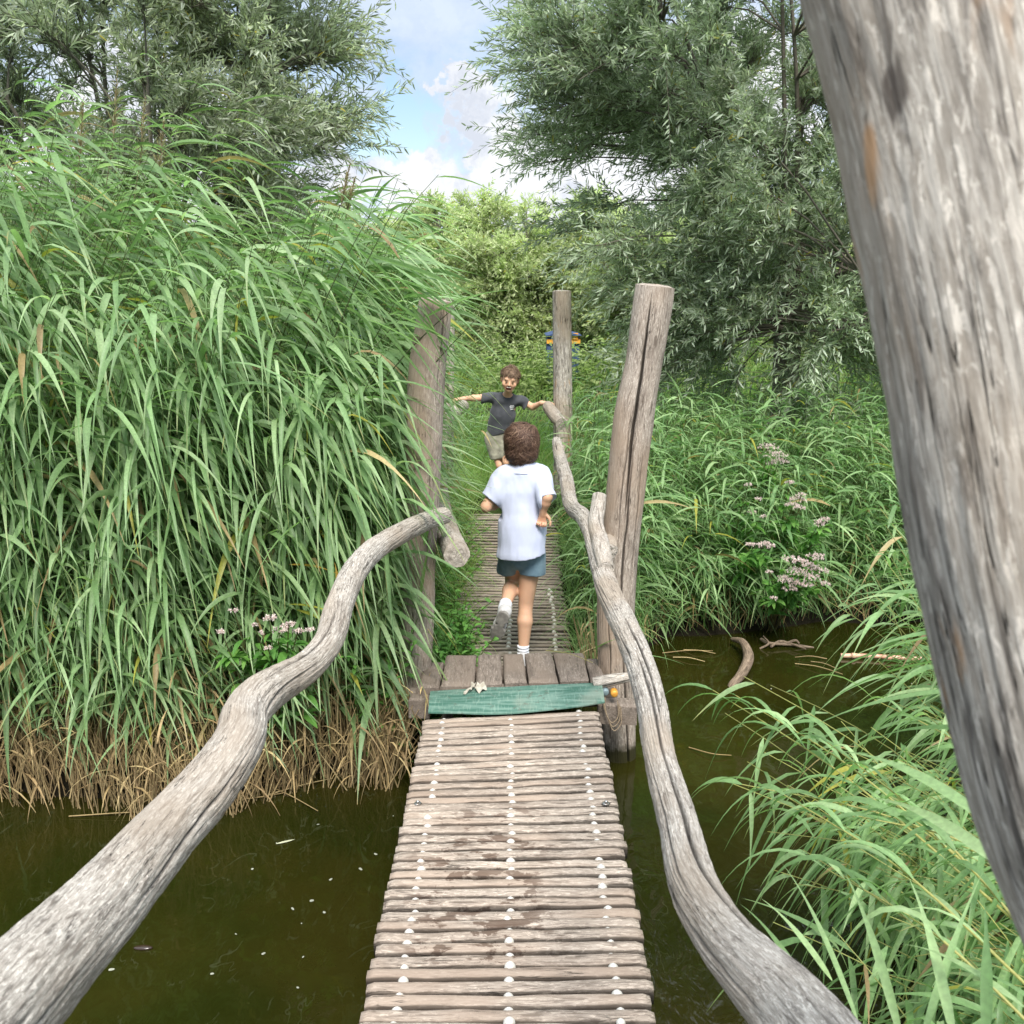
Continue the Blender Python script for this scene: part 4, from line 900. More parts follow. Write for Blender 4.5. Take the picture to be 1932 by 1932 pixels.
def copy_tree(o, loc, rz, sc):
    c = o.copy(); COL.objects.link(c); c.location = loc; c.rotation_euler.z = rz; c.scale = sc
    for ch in [x for x in bpy.data.objects if x.parent == o]:
        e = ch.copy(); COL.objects.link(e); e.parent = c
    return c
lab = ['rounded pale willow just above the reed tips, next to the tallest distant one', 'pale green willow straight behind the smiling child, in the distant row', 'tallest pale willow of the distant row, seen between its two rounder neighbours']
for o, l in zip(protos, lab): o['label'] = l
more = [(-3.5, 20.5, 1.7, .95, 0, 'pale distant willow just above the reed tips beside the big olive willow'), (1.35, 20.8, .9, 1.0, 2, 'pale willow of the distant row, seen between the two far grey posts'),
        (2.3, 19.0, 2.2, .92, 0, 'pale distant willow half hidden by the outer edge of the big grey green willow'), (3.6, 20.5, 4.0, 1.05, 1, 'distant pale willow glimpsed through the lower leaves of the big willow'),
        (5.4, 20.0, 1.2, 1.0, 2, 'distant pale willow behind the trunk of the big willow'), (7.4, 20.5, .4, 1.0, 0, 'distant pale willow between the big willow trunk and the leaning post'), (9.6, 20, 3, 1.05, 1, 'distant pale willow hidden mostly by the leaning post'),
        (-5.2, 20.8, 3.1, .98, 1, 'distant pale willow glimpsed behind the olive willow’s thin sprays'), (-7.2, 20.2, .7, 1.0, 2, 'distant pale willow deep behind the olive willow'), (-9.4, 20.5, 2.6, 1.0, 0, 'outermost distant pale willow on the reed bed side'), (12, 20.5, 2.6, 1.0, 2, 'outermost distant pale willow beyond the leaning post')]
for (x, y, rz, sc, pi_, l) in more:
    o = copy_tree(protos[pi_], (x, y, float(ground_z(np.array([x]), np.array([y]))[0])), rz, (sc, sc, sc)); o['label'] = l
# darker undergrowth between the row and the grass
b = B(); q = bases(420, (-10, 12), (16.5, 20.5), inland); leafy(b, q, rng.uniform(.4, 1.0, len(q)), 7, (.12, .22), (.04, .08), [(.20, .27, .10), (.27, .33, .14), (.15, .20, .08)], .3)
tag(b.build('undergrowth', M['farleaf'], origin=(0, 18, .1)), 'loose olive undergrowth at the foot of the distant willows', 'undergrowth', kind='stuff')
# ------------------------------------------------------------------ implicit surfaces for the two children
def surface_nets(f, lo, h):
    s = f < 0; nx, ny, nz = f.shape
    c = [s[i:nx-1+i, j:ny-1+j, k:nz-1+k] for i in (0, 1) for j in (0, 1) for k in (0, 1)]
    cnt = sum(x.astype(np.int8) for x in c); act = (cnt > 0) & (cnt < 8); idx = -np.ones(act.shape, int); ii = np.argwhere(act); idx[act] = np.arange(len(ii))
    acc = np.zeros((len(ii), 3)); n = np.zeros(len(ii))
    for ax in range(3):
        o = [a for a in range(3) if a != ax]
        for a in (0, 1):
            for b_ in (0, 1):
                p = ii.copy(); p[:, o[0]] += a; p[:, o[1]] += b_; q = p.copy(); q[:, ax] += 1
                fp, fq = f[tuple(p.T)], f[tuple(q.T)]; m_ = (fp < 0) != (fq < 0); t_ = np.where(m_, fp/np.where(m_, fp-fq, 1), 0)
                pt = (p-0).astype(float); pt[:, ax] += t_; acc += pt*m_[:, None]; n += m_
    V = acc/n[:, None]*h+lo; F = []
    for ax in range(3):
        o = [(ax+1) % 3, (ax+2) % 3]; sl = [slice(1, -1)]*3; sl[ax] = slice(0, -1); sl2 = list(sl); sl2[ax] = slice(1, None)
        a_ = s[tuple(sl)]; b_ = s[tuple(sl2)]; e = np.argwhere(a_ != b_); e = e+np.array([0 if q == ax else 1 for q in range(3)])
        fl = s[tuple(e.T)]; g = lambda d0, d1: idx[tuple((e-np.array([d0 if q == o[0] else d1 if q == o[1] else 0 for q in range(3)])).T)]
        q4 = np.stack([g(1, 1), g(0, 1), g(0, 0), g(1, 0)], 1); q4[~fl] = q4[~fl][:, ::-1]; F.append(q4)
    F = np.concatenate(F); return V, F[(F >= 0).all(1)]
def seg(a, b, ra, rb, flat=None):
    a = np.asarray(a, float); b = np.asarray(b, float)
    def f(p):
        A, Bv, q = a, b, p
        if flat is not None: ax, k = flat; A = a@ax_m(ax, k); Bv = b@ax_m(ax, k); q = p@ax_m(ax, k)
        d_ = Bv-A; t_ = np.clip(((q-A)@d_)/max(d_@d_, 1e-9), 0, 1); return np.linalg.norm(q-A-t_[..., None]*d_, axis=-1)-(ra+(rb-ra)*t_)
    return f
def ax_m(ax, k):
    ax = nrm(np.asarray(ax, float)); return np.eye(3)+(k-1)*np.outer(ax, ax)
def ell(c, r, R=None):
    c = np.asarray(c, float); r = np.asarray(r, float)
    def f(p):
        q = p-c
        if R is not None: q = q@R
        k0 = np.linalg.norm(q/r, axis=-1); k1 = np.linalg.norm(q/r**2, axis=-1)+1e-9; return k0*(k0-1)/k1
    return f
def smin(a, b, k):
    h = np.clip(.5+.5*(b-a)/k, 0, 1); return b*(1-h)+a*h-k*h*(1-h)
def solid(prims, lo, hi, h, cuts=(), noise=None, post=None):
    """prims: (fn, blend); cuts: (point, normal) keep the side the normal points away from"""
    lo = np.asarray(lo, float)-3*h; hi = np.asarray(hi, float)+3*h; ax = [np.arange(lo[i], hi[i], h) for i in range(3)]
    G = np.stack(np.meshgrid(*ax, indexing='ij'), -1); shp = G.shape[:3]; Pp = G.reshape(-1, 3); d = np.full(len(Pp), 9.)
    for fn, k in prims: d = smin(d, fn(Pp), k) if k > 0 else np.minimum(d, fn(Pp))
    if noise is not None:
        m_ = np.abs(d) < .05; d[m_] += noise(Pp[m_])
    for pt, nv in cuts:
        nv = nrm(np.asarray(nv, float)); d = np.maximum(d, (Pp-np.asarray(pt))@nv)
    if post is not None: d = post(d, Pp)
    f = d.reshape(shp); f[0] = f[-1] = 1; f[:, 0] = f[:, -1] = 1; f[:, :, 0] = f[:, :, -1] = 1
    return surface_nets(f, lo, h)
def frame_from(d, up):
    d = nrm(np.asarray(d, float)); x = nrm(np.cross(up, d)); return d, x, np.cross(d, x)
def hand(wrist, d, palmn, s, curl, right, spread=.10):
    """palm, five fingers; d = direction of the hand, palmn = the way the palm faces"""
    d = nrm(np.asarray(d, float)); palmn = nrm(np.asarray(palmn)-d*np.dot(palmn, d)); w = np.cross(d, palmn)*(1 if right else -1)   # w points to the thumb side
    wrist = np.asarray(wrist, float); pr = []
    kn = wrist+d*.078*s
    pr.append((seg(wrist-d*.01*s, wrist+d*.02*s, .019*s, .021*s), .012)); pr.append((seg(wrist+d*.03*s+w*.012*s, kn+w*.022*s, .0125*s, .0115*s), .010)); pr.append((seg(wrist+d*.03*s-w*.012*s, kn-w*.022*s, .0125*s, .0105*s), .010)); pr.append((seg(wrist+d*.02*s, kn, .014*s, .012*s), .010))
    for i, (off, L) in enumerate(((.028, .066), (.010, .074), (-.009, .069), (-.027, .054))):
        p = kn+w*off*s; a = curl[0]; dd = nrm(d+w*off*spread*14)
        for j, (fr, rr) in enumerate(((.45, .0088), (.32, .0082), (.23, .0075))):
            dv = dd*cos(a)+palmn*sin(a); q = p+dv*L*fr*s; pr.append((seg(p, q, rr*s, (rr-.0006)*s), .003)); p = q; a += curl[1]
    p = wrist+d*.022*s+w*.022*s; dv = nrm(d*.55+w*.75+palmn*.35)
    for j, (L, rr) in enumerate(((.034, .0115), (.028, .0095), (.022, .0085))):
        q = p+dv*L*s; pr.append((seg(p, q, rr*s, (rr-.001)*s), .005)); p = q; dv = nrm(dv+d*.35+palmn*.25*(1 if curl[0] > .4 else .2)-w*.28)
    return pr
def strands(b, c, rx, n, L, Wd, cols, flow, keep, lift=.004, K=8, curl=.5, lock=11.):
    """fine locks lying over a skull ellipsoid; neighbours wave together"""
    d = nrm(rng.normal(size=(n*4, 3))); d = d[keep(d)][:n]; n = len(d); p = c+d*rx; nr_ = nrm(d/rx)
    cn = lambda o, f=1.: fbm(d*lock*.35*f+o, 2)[:, None]
    fl = flow(d)+.55*np.concatenate([cn(3), cn(13), cn(23)], 1); fl = nrm(fl-nr_*np.sum(fl*nr_, 1, keepdims=True)); LL_ = rng.uniform(*L, n)
    side = np.cross(nr_, fl); s = np.linspace(0, 1, K+1); ph = 5*cn(33, 1.6)+rng.normal(0, .35, (n, 1))
    wv = curl*.011*(np.sin(s[None]*5.5+ph)-np.sin(ph)); Tm = nrm(fl+rng.normal(0, .10, (n, 1))*side)
    pos = p[:, None]+Tm[:, None]*(LL_[:, None]*s)[..., None]+side[:, None]*wv[..., None]
    q = (pos-c)/rx; ln = np.linalg.norm(q, axis=-1, keepdims=True); amp = (.7+1.3*np.clip(cn(43, 1.3)+.4, 0, 1)); wave = 1+.6*np.sin(s[None]*6+ph*1.4)
    tgt = 1+(lift*amp*(.35+1.1*s[None]*wave+rng.uniform(0, .3, (n, 1))))[..., None]/np.mean(rx); pos = c+q/ln*tgt*rx
    wd = (rng.uniform(*Wd, n)[:, None]*np.clip(np.sin(np.clip(s*.9+.18, 0, 1)*pi), .12, 1)[None])[..., None]
    nn_ = nrm((pos-c)/rx**2); sd = np.cross(nrm(np.gradient(pos, axis=1)), nn_); V = np.stack([pos-sd*wd/2, pos+nn_*wd*.3, pos+sd*wd/2], 2)
    F = (grid_faces(K+1, 3, False)[None]+(np.arange(n)*(K+1)*3)[:, None, None]).reshape(-1, 4)
    cl = pal(n, cols, .25)*(1+.35*cn(53, 1.6)); b.add(V.reshape(-1, 3), F, np.repeat(cl, (K+1)*3, 0))
SK = np.array((.56, .335, .215)); LIP = np.array((.48, .17, .13))
def mesh_ob(name, V, F, mat, parent, org, col=(1, 1, 1)):
    b = B(); b.add(V, F, col); return b.build(name, M[mat], parent, origin=org)
def wrinkle(amp, ax, fr=1.0, seed=0):
    ax = np.asarray(ax, float); return lambda p: amp*fbm(p*ax*fr+seed, 3)+amp*.5*fbm(p*ax*fr*2.3+seed+5, 2)

# --- the child running away over the second section
D0 = 5.88
J = lambda x, y, dy=0: P(x, y, Y=D0+dy)
groundz = float(DZ(D0+.02))+.012
root = empty('person', (J(985, 1240)[0], D0, groundz), 'child seen from behind with wavy brown hair, loose pale shirt and slate shorts, running away', 'person', 'children on the footbridge')
ankR = np.array([J(987, 1215)[0], D0-.02, groundz+.085]); kneeR = J(992, 1140, .04); hipR = J(1003, 1040, .02)
hipL = J(968, 1040, .02); kneeL = J(967, 1096, .17); ankL = J(952, 1146, -.14)
pel = (hipL+hipR)/2+np.array([0, .0, .02]); chest = J(986, 935, .04); neckb = J(985, 886, .03); head = J(984, 836, .05)
shL, shR = J(951, 898, .02), J(1021, 898, .02); elL, wrL = J(917, 956, -.03), J(950, 948, .20); elR, wrR = J(1032, 938, -.11), J(1025, 964, -.08)
SC = .93
pr = [(seg(pel, pel*.5+chest*.5, .105, .10, ((0, 1, 0), 1.35)), .03), (seg(pel*.5+chest*.5, chest+np.array([0, 0, .06]), .10, .115, ((0, 1, 0), 1.4)), .03),
      (seg(chest+np.array([0, 0, .10]), neckb, .07, .038), .04), (seg(neckb, head-np.array([0, 0, .04]), .040, .038), .02),
      (seg(shL, shR, .045, .045), .04), (ell(head+np.array([0, .012, .012]), (.074, .090, .094)), .02), (ell(head+np.array([0, .045, -.055]), (.05, .05, .05)), .03),
      (ell(head+np.array([-.076, .012, -.018]), (.010, .018, .028)), .006), (ell(head+np.array([.076, .012, -.018]), (.010, .018, .028)), .006),
      (ell(head+np.array([0, .105, -.022]), (.012, .014, .016)), .012)]
for sh, el_, wr in ((shL, elL, wrL), (shR, elR, wrR)):
    pr += [(seg(sh, el_, .040, .031), .02), (seg(el_, el_*.6+wr*.4, .031, .030), .012), (seg(el_*.6+wr*.4, wr, .030, .0205), .012)]
for hp, kn, an in ((hipL, kneeL, ankL), (hipR, kneeR, ankR)):
    fw = nrm(np.cross(kn-hp, [1, 0, 0])); back = -np.sign(fw[1])*fw if abs(fw[1]) > .2 else np.array([0, -1, 0])
    pr += [(seg(hp, kn, .072, .044), .025), (seg(kn, kn*.68+an*.32+back*.012, .041, .046), .012), (seg(kn*.68+an*.32+back*.012, an, .046, .027), .012)]
pr += [(seg(ankR, ankR+np.array([0, -.02, -.05]), .027, .03), .01), (seg(ankR+np.array([0, -.02, -.05]), ankR+np.array([0, .13, -.06]), .030, .025), .02)]
toeL = J(938, 1197, -.16); heelL = J(951, 1160, -.18)
pr += [(seg(ankL, heelL, .027, .020), .01)]
hp1 = hand(wrR, nrm(wrR-elR)+np.array([0, 0, -.9]), (-.1, -.95, .1), .88, (1.0, .85), False)
hp2 = hand(wrL, nrm(wrL-elL), (.5, 0, -.6), .88, (1.0, .9), False)
lo = np.min([ankR, ankL, elL, elR, wrR, wrL, head, toeL], 0)-.16; hi = np.max([ankR, ankL, elL, elR, wrR, wrL, head, toeL], 0)+.16
V, F = solid(pr+hp1+hp2, lo, hi, .0052)
zf = fbm(V*14, 3)[:, None]; red = np.exp(-np.linalg.norm(V-kneeR, axis=1)/.07)[:, None]
C = SK*(1+.10*zf); tips = np.exp(-np.linalg.norm(V-(wrR+np.array([0, -.03, -.08])), axis=1)/.03)[:, None]; C = C*(1-tips*.5)+np.array((.60, .27, .19))*tips*.5
fr = np.exp(-np.linalg.norm(V-(kneeL+np.array([0, -.03, .01])), axis=1)/.03)[:, None]; C = C*(1-.35*fr)+np.array((.40, .14, .08))*.35*fr
mesh_ob('body', V, F, 'skin', root, J(985, 1240), C)
# shirt
sh_pr = [(seg(J(985, 1010, 0), J(985, 930, .02), .142, .128, ((0, 1, 0), 1.25)), .03), (seg(J(984, 1046, -.02), J(985, 1000, 0), .150, .140, ((0, 1, 0), 1.22)), .03),
         (seg(J(985, 930, .02), J(985, 896, .03), .128, .092, ((0, 1, 0), 1.35)), .03), (seg(J(958, 897, .02), J(1014, 897, .02), .062, .062), .045), (seg(J(985, 892, .03), J(985, 878, .03), .068, .048), .03)]
sleeve = [(seg(J(949, 900, .02), J(922, 945, -.02), .060, .064), .03), (seg(J(1021, 900, .02), J(1035, 946, -.10), .062, .064), .03)]
cuts = [((J(984, 1044))+np.array([0, 0, 0]), (.10, .05, -1))]
def sleeve_cut(d, Pp):
    for pt, nv in ((J(926, 944, -.01), nrm(elL-shL)+np.array([-.25, 0, -.05])), (J(1034, 938, -.11), (.35, -.75, -1.0))):
        nv = nrm(nv); loc = np.linalg.norm(Pp-pt, axis=1) < .13; side_ = (Pp-pt)@nv
        far_ = np.abs(Pp[:, 0]-J(985, 930)[0]) > .115
        d = np.where(loc & far_, np.maximum(d, side_), d)
    return d
wr1 = lambda p: .010*fbm(p*np.array([16, 16, 5])+3, 3)+.006*np.sin((p[:, 0]*30+p[:, 2]*26)+4*fbm(p*5+9, 2))*np.clip(fbm(p*4+2, 2)+.3, 0, 1)+.008*np.sin((p[:, 0]*26+p[:, 2]*9+3*fbm(p*4, 2)))*np.clip((1.05-p[:, 2])*2, .1, 1)
V, F = solid(sh_pr+sleeve, J(900, 1075, -.3)-.05, J(1060, 868, .3)+.05, .0055, cuts, wr1, sleeve_cut)
shirt = mesh_ob('shirt', V, F, 'whitecloth', root, J(985, 960)); shirt['label'] = 'loose pale blue white short sleeved shirt'
def patch_on(parent, name, c, w, h, mat, nx=8, ny=4, push=.004, body=None, curve=0.0, face=-1):
    """small flat print laid on the nearest cloth surface points"""
    u = np.linspace(-.5, .5, nx); v = np.linspace(-.5, .5, ny); Uu, Vv = np.meshgrid(u, v); X_ = c[0]+Uu*w; Z_ = c[2]+Vv*h; Yy = np.empty_like(X_)
    for i in range(ny):
        for j in range(nx):
            d = (np.abs(body[:, 0]-X_[i, j]) < .007) & (np.abs(body[:, 2]-Z_[i, j]) < .007); yy = body[d, 1]
            Yy[i, j] = (yy.min()-push) if len(yy) else c[1]
    A = np.stack([X_, Yy, Z_], -1); b = B(); b.add(A, grid_faces(ny, nx, False)); return b.build(name, M[mat], parent, origin=c)
lc = J(983, 889); patch_on(shirt, 'neck_print', lc, .075, .010, 'labelprint', 9, 3, .004, V).location = Vector(lc-J(985, 960))
# shorts
so = [(seg(pel+np.array([0, 0, .02]), pel-np.array([0, 0, .02]), .118, .122, ((0, 1, 0), 1.25)), .03),
      (seg(hipL, J(959, 1076, .11), .080, .074), .012), (seg(hipR, J(1003, 1080, .02), .082, .084), .012)]
hemR = J(1001, 1081, .02); hemL = J(963, 1075, .10)
def hem(d, Pp):
    d = np.maximum(d, -ell(J(977, 1088, .03), (.013, .20, .055))(Pp)); rgt = Pp[:, 0] > (hemR[0]+hemL[0])/2-.005
    return np.where(rgt, np.maximum(d, -(Pp-hemR)@nrm(np.array([.06, .0, 1]))), np.maximum(d, -(Pp-hemL)@nrm(np.array([-.1, -.35, 1]))))
V, F = solid(so, J(930, 1110, -.2)-.04, J(1040, 1010, .3)+.04, .006, (), wrinkle(.005, (14, 14, 7)), hem)
mesh_ob('shorts', V, F, 'bluecloth', root, J(985, 1060))
# socks, shoes
V, F = solid([(seg(ankR+np.array([0, 0, .065]), ankR+np.array([0, 0, 0]), .036, .034), .01), (seg(ankR, ankR+np.array([0, .0, -.05]), .034, .037), .01)], ankR-.1, ankR+.12, .004, [(ankR+np.array([0, 0, .062]), (0, .0, 1))], lambda p: .0025*np.sin(p[:, 2]*330+3*fbm(p*20, 2)))
mesh_ob('sock', V, F, 'sock', root, ankR)
dl = nrm(kneeL-ankL)
V, F = solid([(seg(ankL+dl*.055, ankL, .036, .034), .01), (seg(ankL, heelL*.75+ankL*.25, .034, .036), .01)], np.minimum(ankL, heelL)-.1, np.maximum(ankL, heelL)+.12, .004, [(ankL+dl*.052, dl)], lambda p: .0025*np.sin(p@dl*330+3*fbm(p*20, 2)))
mesh_ob('sock', V, F, 'sock', root, ankL)
def shoe(heel, toe, soledir, nm):
    ax = nrm(toe-heel); sd_ = nrm(soledir-ax*np.dot(soledir, ax)); lat = np.cross(ax, sd_); o = (heel+toe)/2
    h_, t_, m_ = heel, toe, (heel*.45+toe*.55)
    up = [(seg(h_-sd_*.020, m_-sd_*.008, .036, .036), .02), (seg(m_-sd_*.008, t_+sd_*.004, .036, .028), .02), (seg(h_-sd_*.045, h_-sd_*.02, .036, .036), .02)]
    V, F = solid(up, np.minimum(heel, toe)-.10, np.maximum(heel, toe)+.10, .0045, [(o+sd_*.022, sd_)])
    so_ = [(seg(h_+sd_*.026, h_+sd_*.028+ax*.02, .037, .037), .0), (seg(m_+sd_*.024-ax*.01, m_+sd_*.024+ax*.0, .028, .030), .03), (seg(m_+sd_*.024+ax*.03, t_+sd_*.020-ax*.012, .044, .036), .03)]
    tread = lambda p: .002*np.sign(np.sin((p@ax)*190+np.abs(p@lat)*60))*(((p-o)@sd_) > .02)
    def fl(d, Pp):
        q = (Pp-o)@sd_; return np.maximum(np.maximum(d, q-.040-.004*np.cos((Pp-o)@ax*24)), .018-q)
    V2, F2 = solid(so_, np.minimum(heel, toe)-.10, np.maximum(heel, toe)+.10, .0042, (), tread, fl)
    s1 = mesh_ob('shoe', V, F, 'upper', root, o); s2 = mesh_ob('sole', V2, F2, 'sole', s1, o)
    s2.location = (0, 0, 0)
shoe(J(951, 1158, -.20), J(936, 1199, -.16)+np.array([0, 0.01, 0]), np.array([-.15, -.95, -.25]), 'L')
shoe(ankR+np.array([0, -.03, -.055]), ankR+np.array([.01, .15, -.062]), np.array([0, 0, -1.]), 'R')
# hair: a skull cap with locks over it
hc = head+np.array([0, -.004, .012]); hr_ = np.array([.091, .103, .105])
b = B(); V, F = solid([(ell(hc, hr_*.97), .0), (ell(hc+np.array([-.03, -.02, -.075]), (.066, .07, .05)), .03), (ell(hc+np.array([.035, -.02, -.070]), (.060, .07, .05)), .03), (ell(hc+np.array([0, -.045, -.100]), (.040, .035, .030)), .02)], hc-.18, hc+.16, .0055,
             [(hc+np.array([0, .07, -.01]), (0, 1, -.55))], lambda p: .010*fbm(p*np.array([15, 15, 12])+2, 2))
HC = [(.075, .040, .027), (.11, .062, .042), (.045, .024, .016), (.18, .115, .078)]
b.add(V, F, np.array((.055, .033, .024)))
crown_ = nrm(np.array([.05, -.35, .9]))
flow = lambda d: d-crown_+np.array([0, 0, -.55])+rng.normal(0, .06, d.shape)
strands(b, hc, hr_, 4200, (.05, .11), (.0022, .0048), HC, flow, lambda d: ~((d[:, 1] > .45) & (d[:, 2] < .25)) & (d[:, 2] > -.75), .008, 9, 1.5)
strands(b, hc+np.array([0, -.01, -.045]), np.array([.082, .080, .085]), 1700, (.035, .075), (.0025, .005), HC, lambda d: np.array([0, 0, -1.])+rng.normal(0, .15, d.shape), lambda d: (d[:, 1] < .25) & (d[:, 2] < .3), .011, 9, 2.4)
b.build('hair', M['hair'], root, origin=hc)

# --- the laughing child coming the other way, both hands on the rails
D1 = 8.80
K_ = lambda x, y, dy=0: P(x, y, Y=D1+dy)
gz = float(DZ(8.9))+.015
root = empty('person', (K_(950, 960)[0], D1, gz), 'laughing child in charcoal shirt and khaki shorts, facing the viewer with arms spread wide', 'person', 'children on the footbridge')
head = K_(962, 716, -.10); neckb = K_(956, 750, 0); chest = K_(951, 772, .02); pel = K_(941, 822, .06); hipL, hipR = K_(930, 828, .06), K_(952, 826, .06)
shL, shR = K_(921, 750, 0), K_(984, 756, 0); elL, wrL = K_(893, 751, -.02), K_(877, 752, -.10); elR, wrR = K_(1005, 768, -.02), K_(1022, 760, -.10)
kneeL, kneeR = K_(944, 878, -.04), K_(957, 872, -.12); ankL = np.array([K_(956, 920)[0], D1+.10, gz+.075]); ankR = np.array([K_(972, 920)[0], D1-.10, gz+.07])
hq = Matrix.Rotation(radians(8), 3, 'Y') @ Matrix.Rotation(radians(14), 3, 'X'); Rh = np.array(hq)   # head tilt; columns = local axes
H = lambda x, y, z: head+Rh@np.array([x, y, z])
pr = [(seg(pel, pel*.5+chest*.5, .090, .088, ((0, 1, 0), 1.3)), .03), (seg(pel*.5+chest*.5, chest+np.array([.01, 0, .04]), .088, .098, ((0, 1, 0), 1.4)), .03), (seg(chest+np.array([0.01, 0, .07]), neckb, .06, .034), .04), (seg(neckb, head-np.array([0, 0, .05]), .034, .033), .02),
      (seg(shL, shR, .038, .038), .035), (ell(H(0, .010, .015), (.068, .082, .084), Rh), .015), (ell(H(0, -.028, -.040), (.055, .048, .050), Rh), .03), (ell(H(0, -.050, -.074), (.028, .024, .020), Rh), .02),
      (ell(H(-.036, -.052, -.026), (.024, .019, .020), Rh), .016), (ell(H(.036, -.052, -.026), (.024, .019, .020), Rh), .016),
      (seg(H(0, -.070, .010), H(0, -.086, -.020), .008, .0115), .010), (ell(H(-.011, -.080, -.024), (.007, .007, .006), Rh), .004), (ell(H(.011, -.080, -.024), (.007, .007, .006), Rh), .004),
      (seg(H(-.036, -.064, .022), H(.036, -.064, .022), .008, .008), .014),
      (ell(H(-.070, .012, -.008), (.009, .018, .026), Rh), .005), (ell(H(.070, .012, -.008), (.009, .018, .026), Rh), .005)]
for sh, el_, wr in ((shL, elL, wrL), (shR, elR, wrR)): pr += [(seg(sh, el_, .034, .027), .02), (seg(el_, wr, .027, .0185), .012)]
for hp, kn, an in ((hipL, kneeL, ankL), (hipR, kneeR, ankR)): pr += [(seg(hp, kn, .062, .038), .025), (seg(kn, kn*.65+an*.35+np.array([0, .012, 0]), .037, .040), .012), (seg(kn*.65+an*.35+np.array([0, .012, 0]), an, .040, .024), .012), (seg(an, an+np.array([0, -.10, -.045]), .025, .022), .015)]
def carve(d, Pp):
    mo = ell(H(0, -.082, -.051), (.028, .022, .0150), Rh)(Pp); d = np.maximum(d, -mo)
    return d
hA = hand(wrL, (-1, -.12, -.05), (.1, .2, -1), .80, (.22, .28), False, .16); hB = hand(wrR, (1, -.1, -.0), (-.1, .2, -1), .80, (.30, .35), True, .16)
lo = np.min([ankR, ankL, wrL, wrR, head], 0)-.2; hi = np.max([ankR, ankL, wrL, wrR, head], 0)+.2
V, F = solid(pr+hA+hB, lo, hi, .0050, (), None, carve)
q = (V-head)@Rh; C = np.tile(SK*1.02, (len(V), 1))*(1+.08*fbm(V*16, 3)[:, None])
ch = np.exp(-((np.abs(q[:, 0])-.036)**2+(q[:, 2]+.030)**2)/.0004)*(q[:, 1] < 0); C = C*(1-.25*ch[:, None])+np.array((.62, .25, .17))*.25*ch[:, None]
lipm = np.clip(1-np.abs(np.sqrt((q[:, 0]/.025)**2+((q[:, 2]+.050)/.0175)**2)-1)*4, 0, 1)*(q[:, 1] < -.045); C = C*(1-.7*lipm[:, None])+LIP*.7*lipm[:, None]
C = np.minimum(C*1.08, .8); mesh_ob('body', V, F, 'skin', root, K_(950, 960), C)
def blobm(name, c, r, mat, parent, R=Rh, cut=None):
    V, F = sphere_arrays(1.0, 18, 12); V = (V*np.asarray(r))@R.T+c; b = B(); b.add(V, F, (.09, .055, .04)); return b.build(name, M[mat], parent, origin=c)
blobm('mouth', H(0, -.0715, -.053), (.0265, .0115, .0150), 'dark', root)
blobm('teeth', H(0, -.0800, -.0435), (.0195, .0045, .0045), 'tooth', root)
for sx_ in (-1, 1):
    blobm('eye', H(sx_*.028, -.0765, .002), (.0090, .007, .0020), 'eyedark', root)
    b = B(); pts = np.array([H(sx_*.014, -.0815, .0165), H(sx_*.027, -.0795, .0215), H(sx_*.042, -.068, .0175)]); stems(b, spline(pts, 8)[None], .0015, .0009, (.22, .14, .09), 6); b.build('eyebrow', M['hair'], root, origin=pts[1])
sh_pr = [(seg(K_(943, 812, .05), K_(949, 780, .02), .112, .106, ((0, 1, 0), 1.3)), .03), (seg(K_(949, 780, .02), K_(954, 757, .0), .106, .080, ((0, 1, 0), 1.35)), .03), (seg(K_(930, 751, 0), K_(977, 756, 0), .046, .046), .04), (seg(K_(954, 755, 0), K_(956, 746, 0), .056, .042), .02),
         (seg(shL, K_(908, 751, -.01), .045, .050), .025), (seg(shR, K_(994, 764, -.01), .045, .050), .025)]
cuts = [(K_(942, 819, 0), (.30, 0, -1)), (K_(908.5, 750, 0), (-1, 0, .12)), (K_(994, 764, 0), (1, 0, -.5)), (K_(957, 740, 0), (.0, -.0, 1))]
fold = lambda p: .006*fbm(p*np.array([12, 12, 6]), 3)+.008*np.sin(((p[:, 0]*.75-p[:, 2])*55)+2.5*fbm(p*6, 2))*np.clip(fbm(p*5+3, 2)+.45, 0, 1)+.003*fbm(p*14, 2)
neckhole = lambda d, Pp: np.maximum(d, -ell(K_(958, 743, -.03), (.044, .070, .034))(Pp))
V, F = solid(sh_pr, K_(895, 830, -.3)-.03, K_(1010, 735, .3)+.03, .005, cuts, fold, neckhole)
shirt2 = mesh_ob('shirt', V, F, 'darkcloth', root, K_(950, 780)); shirt2['label'] = 'charcoal short sleeved shirt with a small white chest print'
cc = K_(966, 771, -.1)
for j, (dz, w, h) in enumerate(((.020, .032, .007), (.010, .040, .0085), (.000, .037, .006), (-.013, .028, .007))):
    for i in range(5):
        c = cc+np.array([(i-2)*w/5, 0, dz]); patch_on(shirt2, 'print', c, w/5*.78, h*random.uniform(.8, 1.1), 'print', 3, 3, .003, V).location = Vector(c-K_(950, 780))
so = [(seg(pel+np.array([0, 0, .03]), pel-np.array([0, 0, .02]), .102, .106, ((0, 1, 0), 1.2)), .03), (seg(hipL, K_(940, 862, .0), .075, .072), .03), (seg(hipR, K_(956, 858, -.05), .075, .070), .03)]
def hem2(d, Pp):
    return np.maximum(d, -(Pp-K_(946, 862))@nrm(np.array([-.25, 0, 1])))
V, F = solid(so, K_(900, 885, -.3)-.03, K_(985, 800, .35)+.03, .0055, (), wrinkle(.005, (12, 12, 22)), hem2); mesh_ob('shorts', V, F, 'khaki', root, K_(945, 840))
